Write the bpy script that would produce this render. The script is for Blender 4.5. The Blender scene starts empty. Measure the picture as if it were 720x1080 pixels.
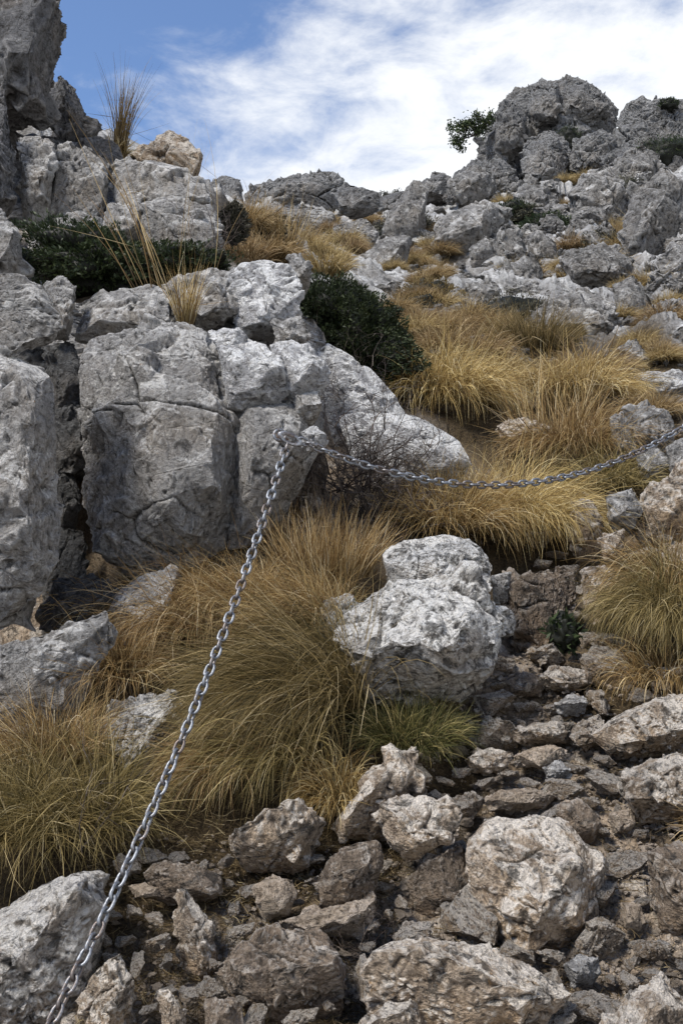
import bpy, bmesh, math, random
import numpy as np
from math import radians, sin, cos, pi

random.seed(7)
rng = np.random.default_rng(7)
scene = bpy.context.scene
COL = scene.collection
F = 935.0; CX = 360.0; CY = 540.0; CAMZ = 1.6

def P(u, v, Y):
    return np.array([(u-CX)/F*Y, Y, CAMZ+(CY-v)/F*Y])

# ------------------------------------------------------------------ numpy noise
def _hash(ix, iy, iz, seed):
    h = (ix.astype(np.uint32)*np.uint32(374761393) + iy.astype(np.uint32)*np.uint32(668265263)
         + iz.astype(np.uint32)*np.uint32(2147483647) + np.uint32((seed*144665) & 0xffffffff))
    h ^= h >> np.uint32(13); h *= np.uint32(1274126177); h ^= h >> np.uint32(16)
    h *= np.uint32(2246822519); h ^= h >> np.uint32(13)
    return h
def _rnd(h, k=0):
    h = h*np.uint32(1664525) + np.uint32(1013904223 + k*7919)
    h ^= h >> np.uint32(15); h *= np.uint32(2654435761); h ^= h >> np.uint32(14)
    return (h & np.uint32(0xffffff)).astype(np.float32)/np.float32(0xffffff)
def noise(p, seed=0):
    p = p.astype(np.float32)
    i = np.floor(p).astype(np.int64).astype(np.int32); f = p-i
    w = f*f*f*(f*(f*6-15)+10)
    r = np.zeros(len(p), np.float32)
    for dx in (0, 1):
        wx = w[:, 0] if dx else 1-w[:, 0]
        for dy in (0, 1):
            wy = w[:, 1] if dy else 1-w[:, 1]
            for dz in (0, 1):
                wz = w[:, 2] if dz else 1-w[:, 2]
                h = _hash(i[:, 0]+dx, i[:, 1]+dy, i[:, 2]+dz, seed)
                g = ((h & np.uint32(1023)).astype(np.float32)/511.5-1)*(f[:, 0]-dx) \
                  + (((h >> np.uint32(10)) & np.uint32(1023)).astype(np.float32)/511.5-1)*(f[:, 1]-dy) \
                  + (((h >> np.uint32(20)) & np.uint32(1023)).astype(np.float32)/511.5-1)*(f[:, 2]-dz)
                r += wx*wy*wz*g
    return r*1.3
def fbm(p, octv=4, seed=0, gain=0.5, ridged=False):
    r = np.zeros(len(p), np.float32); a = 1.0
    for o in range(octv):
        n = noise(p*(2.03**o)+o*17.3, seed+o)
        if ridged: n = 0.5-np.abs(n)*1.6
        r += a*n; a *= gain
    return r
def worley(p, seed=0, kk=26):
    """8-cell worley: F1, F2, facet plane value, cell random."""
    p = p.astype(np.float32)
    i = np.floor(p-0.5).astype(np.int32)
    n = len(p)
    F1 = np.full(n, 9, np.float32); F2 = np.full(n, 9, np.float32)
    pl = np.zeros(n, np.float32); cr = np.zeros(n, np.float32); W = np.full(n, 1e-12, np.float32)
    for dx in (0, 1):
        for dy in (0, 1):
            for dz in (0, 1):
                ix, iy, iz = i[:, 0]+dx, i[:, 1]+dy, i[:, 2]+dz
                h = _hash(ix, iy, iz, seed)
                c0, c1, c2 = _rnd(h, 1), _rnd(h, 2), _rnd(h, 3)
                ex = p[:, 0]-(ix+0.15+0.7*c0); ey = p[:, 1]-(iy+0.15+0.7*c1); ez = p[:, 2]-(iz+0.15+0.7*c2)
                d = np.sqrt(ex*ex+ey*ey+ez*ez)
                r = _rnd(h, 4)
                val = ex*(c1*2-1)+ey*(c2*2-1)+ez*(r*2-1)
                m = d < F1
                F2 = np.where(m, F1, np.minimum(F2, d))
                w = np.exp(-kk*d); W += w; pl += w*val; cr += w*r
                F1 = np.where(m, d, F1)
    return F1, F2, pl/W, cr/W

def scallop(p, seed=0, k=.95, tilt=.55, a=.30):
    """continuous field of shallow chipped scars meeting in sharp ridges (about 0 mean)"""
    p = p.astype(np.float32); i = np.floor(p-0.5).astype(np.int32)
    best = np.full(len(p), 9, np.float32); sec = best.copy()
    for dx in (0, 1):
        for dy in (0, 1):
            for dz in (0, 1):
                ix, iy, iz = i[:, 0]+dx, i[:, 1]+dy, i[:, 2]+dz
                h = _hash(ix, iy, iz, seed)
                c0, c1, c2, r = _rnd(h, 1), _rnd(h, 2), _rnd(h, 3), _rnd(h, 4)
                ex = p[:, 0]-(ix+0.2+0.6*c0); ey = p[:, 1]-(iy+0.2+0.6*c1); ez = p[:, 2]-(iz+0.2+0.6*c2)
                h2 = _rnd(h, 5)
                val = k*(ex*ex+ey*ey+ez*ez)+tilt*(ex*(h2*2-1)+ey*(r*2-1)+ez*(c0*2-1))+a*_rnd(h, 6)
                m = val < best
                sec = np.where(m, best, np.minimum(sec, val)); best = np.where(m, val, best)
    return best-.33, sec-best
def rotm(seed):
    r = np.random.default_rng(seed); q, _ = np.linalg.qr(r.normal(size=(3, 3))); return q.astype(np.float32)
# ------------------------------------------------------------------ mesh helpers
def mk_mesh(name, verts, faces, smooth=True, attrs=None, uv=None):
    me = bpy.data.meshes.new(name)
    verts = np.asarray(verts, np.float32); faces = np.asarray(faces, np.int32)
    nf, k = faces.shape
    me.vertices.add(len(verts)); me.vertices.foreach_set('co', verts.ravel())
    me.loops.add(nf*k); me.loops.foreach_set('vertex_index', faces.ravel())
    me.polygons.add(nf)
    me.polygons.foreach_set('loop_start', np.arange(nf, dtype=np.int32)*k)
    me.polygons.foreach_set('use_smooth', np.full(nf, smooth, dtype=bool))
    if attrs:
        for an, av in attrs.items():
            a = me.attributes.new(an, 'FLOAT', 'POINT'); a.data.foreach_set('value', np.asarray(av, np.float32))
    me.update(calc_edges=True)
    return me
def link(name, me, mat=None, parent=None, loc=None):
    o = bpy.data.objects.new(name, me); COL.objects.link(o)
    if mat is not None and me is not None and not me.materials: me.materials.append(mat)
    if parent: o.parent = parent
    if loc is not None: o.location = [float(c) for c in loc]
    return o
def tag(o, label, cat, group=None, kind=None):
    o['label'] = label; o['category'] = cat
    if group: o['group'] = group
    if kind: o['kind'] = kind
    return o

ICO = {}
def ico(n):
    if n not in ICO:
        bm = bmesh.new(); bmesh.ops.create_icosphere(bm, subdivisions=n, radius=1.0)
        v = np.array([x.co for x in bm.verts], np.float32); bm.verts.index_update()
        f = np.array([[w.index for w in q.verts] for q in bm.faces], np.int32)
        bm.free(); v /= np.linalg.norm(v, axis=1)[:, None]; ICO[n] = (v, f)
    return ICO[n]

TOPO = []
def topo(n):
    """nested subdivision of an icosahedron: per level the parent edges and the faces"""
    if not TOPO:
        t = (1+5**.5)/2
        v = np.array([(-1,t,0),(1,t,0),(-1,-t,0),(1,-t,0),(0,-1,t),(0,1,t),(0,-1,-t),(0,1,-t),(t,0,-1),(t,0,1),(-t,0,-1),(-t,0,1)], float)
        v /= np.linalg.norm(v[0])
        f = np.array([(0,11,5),(0,5,1),(0,1,7),(0,7,10),(0,10,11),(1,5,9),(5,11,4),(11,10,2),(10,7,6),(7,1,8),(3,9,4),(3,4,2),(3,2,6),(3,6,8),(3,8,9),(4,9,5),(2,4,11),(6,2,10),(8,6,7),(9,8,1)])
        TOPO.append((None, f, v))
    while len(TOPO) <= n:
        _, f, v = TOPO[-1]; nv = len(v)
        e = np.concatenate([f[:, [0, 1]], f[:, [1, 2]], f[:, [2, 0]]]); es = np.sort(e, 1)
        key = es[:, 0].astype(np.int64)*nv+es[:, 1]
        u, inv = np.unique(key, return_inverse=True)
        ed = np.stack([u//nv, u % nv], 1); mid = (v[ed[:, 0]]+v[ed[:, 1]]); mid /= np.linalg.norm(mid, axis=1)[:, None]
        m = inv.reshape(3, -1)+nv; a, b, c = f.T; ab, bc, ca = m
        nf = np.concatenate([np.stack(q, 1) for q in ((a, ab, ca), (b, bc, ab), (c, ca, bc), (ab, bc, ca))])
        TOPO.append((ed, nf, np.concatenate([v, mid])))
    return TOPO
def hull_planes(pts):
    bm = bmesh.new()
    for p in pts: bm.verts.new([float(c) for c in p])
    r = bmesh.ops.convex_hull(bm, input=bm.verts)
    bmesh.ops.recalc_face_normals(bm, faces=bm.faces)
    ns, hs = [], []
    for f in bm.faces:
        n = np.array(f.normal); 
        if np.linalg.norm(n) < .5 or f.calc_area() < 1e-7: continue
        h = float(np.dot(n, np.array(f.verts[0].co)))
        if h < 0: n = -n; h = -h
        dup = any(abs(np.dot(n, m)) > .9995 and abs(h-g) < 1e-3 and np.dot(n, m) > 0 for m, g in zip(ns, hs))
        if not dup: ns.append(n); hs.append(max(h, .05))
    bm.free()
    return np.array(ns), np.array(hs)

def rock_mesh(name, pts, lvl, seed=0, sharp=48, amp=1.0, cell=.42, rough=1.0, crack=1.0, fine=.0, chips=9):
    """closed rock from 3D hull points; returns mesh local to `origin`"""
    pts = np.array(pts, float)
    lo, hi = pts.min(0), pts.max(0)
    c = (lo+hi)/2; s = (hi-lo)/2
    q = (pts-c)/s
    ns, hs = hull_planes(q)
    rr = np.random.default_rng(seed+991)
    ed = rr.normal(size=(chips, 3)); ed /= np.linalg.norm(ed, axis=1)[:, None]
    sup = (q@ed.T).max(0)*rr.uniform(.78, .95, chips)
    ns = np.concatenate([ns, ed]); hs = np.concatenate([hs, np.maximum(sup, .1)])
    tp_ = topo(lvl); base = min(3, lvl); rr = np.random.default_rng(seed+77)
    d = tp_[base][2]@rotm(seed+3).astype(float)
    d = d+rr.normal(0, .035, d.shape)*(8/2**base); d /= np.linalg.norm(d, axis=1)[:, None]; d = d.astype(np.float32)
    dots = np.clip(d@ns.T.astype(np.float32), 0, None)/hs.astype(np.float32)
    r = (dots**sharp).sum(1)**(-1.0/sharp)
    wgt = dots**(sharp-1)
    n = wgt@(ns.astype(np.float32)/hs[:, None].astype(np.float32))
    v = d*r[:, None]*s.astype(np.float32)
    n = n/s.astype(np.float32); n /= np.linalg.norm(n, axis=1)[:, None]+1e-9
    L = float((s[0]*s[1]*s[2])**(1/3)*2)
    off = np.array([seed*3.17, seed*1.91, seed*2.33], np.float32)
    # coarse blocks: offset and tilted cells, cut into large angular facets by the coarse mesh
    RM = rotm(seed+5)
    w0 = v/L*1.3+off
    warp = np.stack([noise(w0, seed), noise(w0+31, seed+1), noise(w0+67, seed+2)], 1)
    F1, F2, pl, cr = worley((v+warp*.15*L)@RM/(L*cell)*np.array([1, 1, 1.4], np.float32)+off, seed, 90)
    v = v+n*(amp*L*(pl*.16+(cr-.6)*.11)*cell*2.2)[:, None]
    # midpoint fracture: heavy tailed, so some faces stay flat and others chip
    for l in range(base+1, lvl+1):
        ed = tp_[l][0]; A_, B_ = v[ed[:, 0]], v[ed[:, 1]]
        t = rr.uniform(.34, .66, (len(ed), 1)).astype(np.float32)
        ln = np.linalg.norm(B_-A_, axis=1)
        nn = n[ed[:, 0]]+n[ed[:, 1]]; nn /= np.linalg.norm(nn, axis=1)[:, None]+1e-9
        g = rr.normal(size=len(ed)); mk = np.clip(.5+noise(A_/L*3+off+l, seed+l)*2.2, .08, 1.4)
        k_ = {4: .055, 5: .06, 6: .045, 7: .04}.get(l, .05)
        md_ = A_+(B_-A_)*t+nn*(k_*amp*rough**.5*ln*g*np.abs(g)*mk)[:, None].astype(np.float32)
        v = np.concatenate([v, md_.astype(np.float32)]); n = np.concatenate([n, nn.astype(np.float32)])
    f = tp_[lvl][1]
    w0 = v/L*1.3+off
    warp = np.stack([noise(w0, seed), noise(w0+31, seed+1), noise(w0+67, seed+2)], 1)
    wj = np.stack([noise(v/L*7+off, 21), noise(v/L*7+off+5, 22), noise(v/L*7+off+9, 23)], 1)*.03*L
    md = np.clip(.5+noise(w0*2.3+3, seed+6)*1.8, .1, 1.3)
    F1b, F2b, plb, crb = worley((v+wj)@RM/(L*cell*.42)*np.array([1, 1, 1.5], np.float32)+off+9, seed+5, 60)
    disp = (plb*.20+(crb-.6)*.08)*L*cell*.42*1.6*md
    zz = ((v+warp*.07*L+wj*.5)@RM)[:, 2]/(L*.34)+seed*.37; fr = zz-np.floor(zz)
    disp += .040*L*(fr*(1-np.clip((fr-.93)/.07, 0, 1))-.45)*np.clip(.1+3*noise(w0*1.4+13, seed+8), 0, 1)*min(crack, 1.3)
    F1, F2, pl, cr = worley((v+wj*.7+warp*.06*L)@RM/(L*cell*1.35)*np.array([.7, .7, 1.5], np.float32)+off+3, seed+4)
    disp -= crack*.040*L*np.exp(-((F2-F1)/.022))*np.clip(.15+3.2*noise(w0*1.9+7, seed+3), 0, 1)
    disp += rough*.010*L*fbm(v/L*8, 5, seed+11, gain=.65, ridged=True)*(.35+md)
    if fine: disp += fine*fbm(v/fine/5, 3, seed+15, gain=.6)
    disp *= amp
    v = v+n*disp[:, None].astype(np.float32)
    return mk_mesh(name, v, f), c

# ------------------------------------------------------------------ materials
def new_mat(name):
    m = bpy.data.materials.new(name); m.use_nodes = True
    nt = m.node_tree; nt.nodes.clear()
    out = nt.nodes.new('ShaderNodeOutputMaterial')
    b = nt.nodes.new('ShaderNodeBsdfPrincipled'); nt.links.new(b.outputs[0], out.inputs[0])
    return m, nt, b, out
class NT:
    def __init__(s, nt): s.nt = nt
    def n(s, t, **kw):
        x = s.nt.nodes.new(t)
        for k, v in kw.items(): setattr(x, k, v)
        return x
    def l(s, a, b): s.nt.links.new(a, b)
    def noise(s, vec, scale, detail=6, rough=.6, dist=0):
        x = s.n('ShaderNodeTexNoise'); x.inputs['Scale'].default_value = scale; x.inputs['Detail'].default_value = detail
        x.inputs['Roughness'].default_value = rough; x.inputs['Distortion'].default_value = dist; s.l(vec, x.inputs['Vector']); return x.outputs[0]
    def voro(s, vec, scale, feat='F1'):
        x = s.n('ShaderNodeTexVoronoi', feature=feat); x.inputs['Scale'].default_value = scale; s.l(vec, x.inputs['Vector']); return x
    def ramp(s, fac, stops):
        x = s.n('ShaderNodeValToRGB'); e = x.color_ramp.elements
        e[0].position, e[0].color = stops[0][0], (*stops[0][1], 1) if len(stops[0][1]) == 3 else stops[0][1]
        e[1].position, e[1].color = stops[-1][0], (*stops[-1][1], 1)
        for p, c in stops[1:-1]:
            q = e.new(p); q.color = (*c, 1)
        s.l(fac, x.inputs[0]); return x.outputs[0]
    def val(s, fac, a, b, lo=0., hi=1.):
        x = s.n('ShaderNodeMapRange'); x.interpolation_type = 'SMOOTHSTEP'
        x.inputs[1].default_value = a; x.inputs[2].default_value = b; x.inputs[3].default_value = lo; x.inputs[4].default_value = hi
        s.l(fac, x.inputs[0]); return x.outputs[0]
    def math(s, op, a, b=None):
        x = s.n('ShaderNodeMath', operation=op)
        for i, q in enumerate((a, b)):
            if q is None: continue
            if isinstance(q, (int, float)): x.inputs[i].default_value = q
            else: s.l(q, x.inputs[i])
        return x.outputs[0]
    def mix(s, fac, a, b, bt='MIX'):
        x = s.n('ShaderNodeMix', data_type='RGBA', blend_type=bt)
        if isinstance(fac, (int, float)): x.inputs[0].default_value = fac
        else: s.l(fac, x.inputs[0])
        for i, q in ((6, a), (7, b)):
            if isinstance(q, tuple): x.inputs[i].default_value = (*q, 1)
            else: s.l(q, x.inputs[i])
        return x.outputs[2]

def rock_shader(N, b, vec, C, point=True, bumpscale=1.0, tsc=1.0, disp=.012):
    """C: base, dark, light, white amt, black lichen amt, orange amt, warm colour + amt"""
    n1 = N.noise(vec, 2.2*tsc, 5, .6, .4)
    n2 = N.noise(vec, 9*tsc, 8, .68, .3)
    n3 = N.noise(vec, 38*tsc, 6, .7)
    n4 = N.noise(vec, 150*tsc, 3, .7)
    col = N.ramp(n2, [(.34, C['dark']), (.46, C['base']), (.55, C['base']), (.68, C['light'])])
    col = N.mix(N.val(n1, .45, .66, 0, C['warm_amt']), col, C['warm'])
    col = N.mix(N.val(N.noise(vec, 4.0*tsc, 9, .75, .8), .42, .60, .42, 0), col, N.mix(1.0, col, (.62, .61, .60), 'MULTIPLY'))
    # pale weathered patches; upward faces get more, painting top light into the colour
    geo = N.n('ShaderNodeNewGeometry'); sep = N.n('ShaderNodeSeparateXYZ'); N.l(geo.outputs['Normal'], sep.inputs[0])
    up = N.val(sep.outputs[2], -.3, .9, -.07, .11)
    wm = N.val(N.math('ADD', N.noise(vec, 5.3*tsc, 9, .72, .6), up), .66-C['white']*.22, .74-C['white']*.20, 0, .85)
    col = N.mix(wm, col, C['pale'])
    # dark lichen / solution pits
    bm_ = N.val(N.noise(vec, 17*tsc, 7, .75, .5), .60-C['black']*.1, .68-C['black']*.1, 0, .8)
    col = N.mix(bm_, col, (.035, .033, .03))
    sp = N.val(N.voro(vec, 70*tsc).outputs[0], .10, .22, .55*min(1, C['black']*1.4), 0)
    col = N.mix(N.math('MULTIPLY', sp, N.val(n2, .45, .6)), col, (.03, .03, .028))
    # orange lichen
    om = N.val(N.noise(vec, 11*tsc, 6, .7, .2), .69-C['orange']*.1, .74-C['orange']*.1, 0, .75)
    col = N.mix(om, col, (.33, .19, .07))
    # grain
    col = N.mix(N.val(n4, .35, .65, .0, .6), col, N.mix(1.0, col, (1.45, 1.44, 1.42), 'MULTIPLY'))
    col = N.mix(N.val(n3, .52, .38, 0, .75), col, N.mix(1.0, col, (.5, .48, .46), 'MULTIPLY'))
    if point:  # crevices darkened, edges lightened: shade and highlights put into the colour
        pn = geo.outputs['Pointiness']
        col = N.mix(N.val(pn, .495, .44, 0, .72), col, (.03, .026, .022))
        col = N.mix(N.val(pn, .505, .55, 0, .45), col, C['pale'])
    oi = N.n('ShaderNodeObjectInfo')
    hs = N.n('ShaderNodeHueSaturation'); N.l(N.val(oi.outputs['Random'], 0, 1, .85, 1.12), hs.inputs['Value']); N.l(col, hs.inputs['Color'])
    N.l(hs.outputs[0], b.inputs['Base Color'])
    b.inputs['Roughness'].default_value = .92
    b.inputs['Specular IOR Level'].default_value = .25
    # bump
    vo = N.voro(vec, 26*tsc, 'F1')
    vo2 = N.voro(vec, 9*tsc, 'DISTANCE_TO_EDGE')
    hgt = N.math('ADD', N.math('MULTIPLY', n2, .9), N.math('MULTIPLY', n3, .6))
    hgt = N.math('ADD', hgt, N.math('MULTIPLY', n4, .24))
    hgt = N.math('ADD', hgt, N.math('MULTIPLY', N.val(vo.outputs[0], 0, .5), .15))
    hgt = N.math('ADD', hgt, N.math('MULTIPLY', N.val(vo2.outputs[0], 0, .05), .10))
    hgt = N.math('SUBTRACT', hgt, N.math('MULTIPLY', bm_, .10))
    bp = N.n('ShaderNodeBump'); bp.inputs['Strength'].default_value = 1.0; bp.inputs['Distance'].default_value = .06*bumpscale
    N.l(hgt, bp.inputs['Height']); N.l(bp.outputs[0], b.inputs['Normal'])
    return hs.outputs[0], bp

def rock_mat(name, point=True, bumpscale=1.0, tsc=1.0, **C0):
    C = dict(base=(.30, .30, .30), dark=(.12, .12, .125), light=(.40, .40, .40), pale=(.60, .59, .57), white=.5, black=.5, orange=.1,
             warm=(.30, .25, .19), warm_amt=.35)
    C.update(C0)
    m, nt, b, out = new_mat(name); N = NT(nt)
    tc = N.n('ShaderNodeTexCoord')
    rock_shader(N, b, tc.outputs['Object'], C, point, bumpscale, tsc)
    return m

M = {}
M['grey'] = rock_mat('grey_limestone', base=(.32, .312, .303), dark=(.15, .148, .145), light=(.50, .495, .485), white=.45, black=.35, orange=.15, warm_amt=.45)
M['crag'] = rock_mat('dark_grey_limestone', base=(.15, .15, .155), dark=(.065, .065, .067), light=(.24, .24, .24), pale=(.38, .37, .36), white=.15, black=.6, orange=.0, warm=(.17, .14, .11), warm_amt=.5)
M['shade'] = rock_mat('shaded_crevice_rock', base=(.10, .10, .10), dark=(.05, .05, .05), light=(.16, .16, .16), pale=(.25, .25, .24), white=.1, black=.6, orange=.0, warm_amt=.2)  # limestone with the shade of the cleft put into its colour
M['white'] = rock_mat('bleached_limestone', base=(.48, .46, .43), dark=(.22, .21, .19), light=(.66, .645, .61), pale=(.80, .785, .75), white=.8, black=.9, orange=.1, warm=(.44, .36, .27), warm_amt=.55)
M['slab'] = rock_mat('pale_blue_grey_limestone', base=(.42, .42, .43), dark=(.24, .24, .24), light=(.58, .58, .58), pale=(.74, .74, .73), white=.75, black=.45, orange=.0, warm_amt=.1)
M['tan'] = rock_mat('tan_limestone', base=(.44, .355, .27), dark=(.17, .125, .088), light=(.62, .53, .43), pale=(.74, .68, .60), white=.68, black=.75, orange=.75, warm=(.46, .32, .19), warm_amt=.75)
M['cream'] = rock_mat('cream_limestone', base=(.47, .425, .37), dark=(.19, .16, .13), light=(.66, .61, .55), pale=(.80, .77, .72), white=.9, black=.8, orange=.3, warm=(.46, .36, .26), warm_amt=.5)
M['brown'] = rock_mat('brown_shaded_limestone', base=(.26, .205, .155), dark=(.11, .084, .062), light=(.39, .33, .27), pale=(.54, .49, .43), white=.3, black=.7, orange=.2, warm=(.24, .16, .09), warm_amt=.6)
M['hill'] = rock_mat('weathered_hill_limestone', tsc=.42, bumpscale=2.6, base=(.29, .282, .272), dark=(.12, .118, .115), light=(.44, .43, .42), white=.4, black=.6, orange=.1, warm_amt=.4)
M['summit'] = rock_mat('summit_limestone', tsc=.2, bumpscale=5, base=(.23, .23, .232), dark=(.095, .095, .098), light=(.34, .34, .34), pale=(.46, .46, .45), white=.2, black=.6, orange=.05, warm_amt=.35)
M['stone'] = rock_mat('loose_path_stone', tsc=2.0, bumpscale=.4, base=(.40, .325, .25), dark=(.19, .148, .108), light=(.54, .46, .38), pale=(.47, .40, .33), white=.3, black=.4, orange=.2, warm_amt=.5)

def foliage_mat(name, stops, base_dark=.45, trans=.3, rough=.6):
    m = bpy.data.materials.new(name); m.use_nodes = True; nt = m.node_tree; nt.nodes.clear(); N = NT(nt)
    out = N.n('ShaderNodeOutputMaterial')
    a = N.n('ShaderNodeAttribute', attribute_name='rnd'); t = N.n('ShaderNodeAttribute', attribute_name='along')
    col = N.ramp(a.outputs['Fac'], stops)
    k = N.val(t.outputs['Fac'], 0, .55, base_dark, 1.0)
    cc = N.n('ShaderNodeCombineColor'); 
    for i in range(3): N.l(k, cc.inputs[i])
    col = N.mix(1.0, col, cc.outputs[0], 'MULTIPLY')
    oi = N.n('ShaderNodeObjectInfo')
    hs = N.n('ShaderNodeHueSaturation'); N.l(N.val(oi.outputs['Random'], 0, 1, .82, 1.15), hs.inputs['Value'])
    N.l(N.val(oi.outputs['Random'], 0, 1, .492, .508), hs.inputs['Hue']); N.l(col, hs.inputs['Color'])
    d = N.n('ShaderNodeBsdfPrincipled'); d.inputs['Roughness'].default_value = rough; d.inputs['Specular IOR Level'].default_value = .3
    N.l(hs.outputs[0], d.inputs['Base Color'])
    tr = N.n('ShaderNodeBsdfTranslucent'); N.l(hs.outputs[0], tr.inputs[0])
    mx = N.n('ShaderNodeMixShader'); mx.inputs[0].default_value = trans; N.l(d.outputs[0], mx.inputs[1]); N.l(tr.outputs[0], mx.inputs[2])
    N.l(mx.outputs[0], out.inputs[0])
    return m
M['straw'] = foliage_mat('dry_straw_grass', [(0, (.07, .042, .018)), (.25, (.24, .15, .055)), (.6, (.48, .335, .135)), (.85, (.70, .54, .27)), (1, (.85, .74, .50))])
M['litter'] = foliage_mat('dead_grass_litter', [(0, (.04, .026, .014)), (.5, (.13, .09, .045)), (.85, (.26, .19, .10)), (1, (.42, .34, .2))])
M['olive'] = foliage_mat('olive_straw_grass', [(0, (.035, .030, .013)), (.25, (.12, .095, .034)), (.6, (.28, .21, .08)), (.85, (.48, .37, .16)), (1, (.72, .60, .35))])
M['green_grass'] = foliage_mat('green_tinged_grass', [(0, (.025, .026, .011)), (.35, (.07, .072, .026)), (.65, (.14, .13, .045)), (.85, (.38, .29, .12)), (1, (.58, .48, .24))])
M['far_straw'] = foliage_mat('far_golden_grass', [(0, (.12, .075, .032)), (.4, (.33, .23, .10)), (.8, (.52, .39, .20)), (1, (.68, .55, .33))], base_dark=.6)
M['leaf'] = foliage_mat('dark_evergreen_leaf', [(0, (.012, .018, .008)), (.5, (.032, .048, .018)), (.85, (.065, .085, .030)), (1, (.13, .14, .06))], base_dark=.7, trans=.12)
M['leaf_grey'] = foliage_mat('grey_heath_leaf', [(0, (.03, .028, .02)), (.5, (.08, .075, .05)), (1, (.17, .16, .11))], base_dark=.7, trans=.1)
M['leaf_gold'] = foliage_mat('golden_brown_leaf', [(0, (.05, .035, .012)), (.5, (.15, .10, .035)), (1, (.30, .22, .09))], base_dark=.7, trans=.1)
M['twig'] = foliage_mat('dead_brown_twig', [(0, (.018, .013, .010)), (.6, (.055, .040, .032)), (1, (.16, .13, .11))], base_dark=.9, trans=0)
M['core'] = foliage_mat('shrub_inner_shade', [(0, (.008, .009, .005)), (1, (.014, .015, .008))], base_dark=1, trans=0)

# metal
m, nt, b, out = new_mat('galvanised_steel'); N = NT(nt); tc = N.n('ShaderNodeTexCoord')
n1 = N.noise(tc.outputs['Object'], 90, 5, .6); n2 = N.noise(tc.outputs['Object'], 400, 3, .6)
N.l(N.ramp(n1, [(.3, (.11, .115, .125)), (.55, (.27, .285, .31)), (.75, (.50, .52, .54))]), b.inputs['Base Color'])
b.inputs['Metallic'].default_value = .8
oi = N.n('ShaderNodeObjectInfo'); base = b.inputs['Base Color'].links[0].from_socket
nt.links.new(N.mix(N.val(N.math('ADD', N.math('MULTIPLY', oi.outputs['Random'], .5), N.noise(tc.outputs['Object'], 120, 4, .6)), .72, .95, 0, .7), base, (.13, .085, .055)), b.inputs['Base Color'])
N.l(N.val(n1, .3, .7, .34, .6), b.inputs['Roughness'])
bp = N.n('ShaderNodeBump'); bp.inputs['Distance'].default_value = .0006; N.l(n2, bp.inputs['Height']); N.l(bp.outputs[0], b.inputs['Normal'])
M['steel'] = m
m, nt, b, out = new_mat('rust_stained_steel'); N = NT(nt); tc = N.n('ShaderNodeTexCoord')
n1 = N.noise(tc.outputs['Object'], 60, 5, .6)
N.l(N.ramp(n1, [(.35, (.10, .06, .04)), (.6, (.20, .13, .09)), (.75, (.30, .28, .26))]), b.inputs['Base Color'])
b.inputs['Metallic'].default_value = .4; b.inputs['Roughness'].default_value = .7
M['rust'] = m

# ------------------------------------------------------------------ terrain base height field
CTRL = [  # (u, v, depth) seen in the picture, unprojected to real ground points
 (-120,1080,2.0),(0,1080,2.05),(180,1080,2.1),(360,1080,2.1),(540,1080,2.1),(720,1080,2.1),(840,1080,2.1),
 (-60,960,2.4),(150,960,2.4),(360,960,2.42),(550,980,2.35),(720,960,2.4),(840,960,2.4),
 (0,880,2.6),(150,880,2.65),(360,870,2.72),(560,860,2.75),(720,860,2.7),(850,860,2.65),
 (0,790,2.95),(140,790,3.0),(300,800,2.95),(450,800,2.98),(570,790,3.05),(720,780,3.0),(860,760,3.0),
 (0,730,3.1),(100,700,3.3),(250,720,3.2),(400,730,3.2),(560,730,3.35),(650,710,3.35),(760,680,3.3),(880,650,3.4),
 (200,630,3.75),(300,650,3.5),(560,670,3.65),(620,660,3.8),(700,600,4.0),(820,560,4.2),
 (330,590,3.85),(400,560,4.1),(500,590,4.2),(600,590,4.3),(680,545,4.7),
 (400,500,4.7),(520,530,4.8),(620,510,5.2),(720,480,5.4),(860,440,5.6),
 (500,470,5.5),(600,450,6.2),(680,440,6.4),
 (430,420,6.3),(520,410,7.0),(620,400,7.4),(720,400,7.2),(880,360,7.5),
 (430,350,9.0),(520,340,9.5),(620,360,9.2),(720,350,8.8),
 (400,300,12),(480,300,12),(560,310,12),(660,310,11.5),(760,300,11),
 (350,262,16),(430,260,17),(520,262,16),(620,250,16),(720,255,15),(880,240,15),
 (400,235,22),(480,220,22),(560,215,22),(650,205,21),(740,195,20),
 (420,216,30),(455,200,30),(510,198,27),(560,194,27),(620,190,26),(660,185,25),(740,178,24),(900,170,24),
 (330,330,6.8),(300,290,8.5),(230,275,8.5),(260,240,14),(300,236,20),(340,228,25),(390,224,29),(300,216,30),(230,215,28),(150,205,22),(60,190,20),
 (200,400,4.6),(100,400,4.6),(200,340,5.2),(100,330,5.0),(0,420,4.9),(-100,420,4.8),(0,640,4.2),(80,620,4.3),(-100,640,3.8),
 (150,290,6.2),(60,280,6.0),(-60,300,5.6),(150,240,7.2),(50,210,7.4),(120,190,8.2),(190,188,9.5),(-80,180,7.6),(-20,100,9.5),
]
cp = [P(*c) for c in CTRL]
cp = [(p[0], p[1], p[2]) for p in cp]
cp += [(0,0,-.1),(-1.2,0,0),(1.2,0,0),(0,1,.22),(-1.5,1,.45),(1.2,1,.35),(0,-4,-1.6),(4,-3,-1.2),(-4,-3,-.9),(5,2,1.3),(-5,3,2.6),(-4,5,4.5),(7,6,3.3),(14,14,7.5),
       (0,-30,-14),(40,-30,-12),(-40,-30,-12),(0,-200,-70),(200,0,-30),(-200,0,-30),(-25,10,7),(-25,30,13),(30,10,5.5),(45,30,10),
       (0,38,9),(-15,40,9),(15,42,9),(30,45,8),(0,60,-2),(40,60,-4),(-40,60,-4),(0,300,-60),(200,200,-50),(-200,200,-50),(90,5,-5),(-90,5,-5)]
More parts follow.
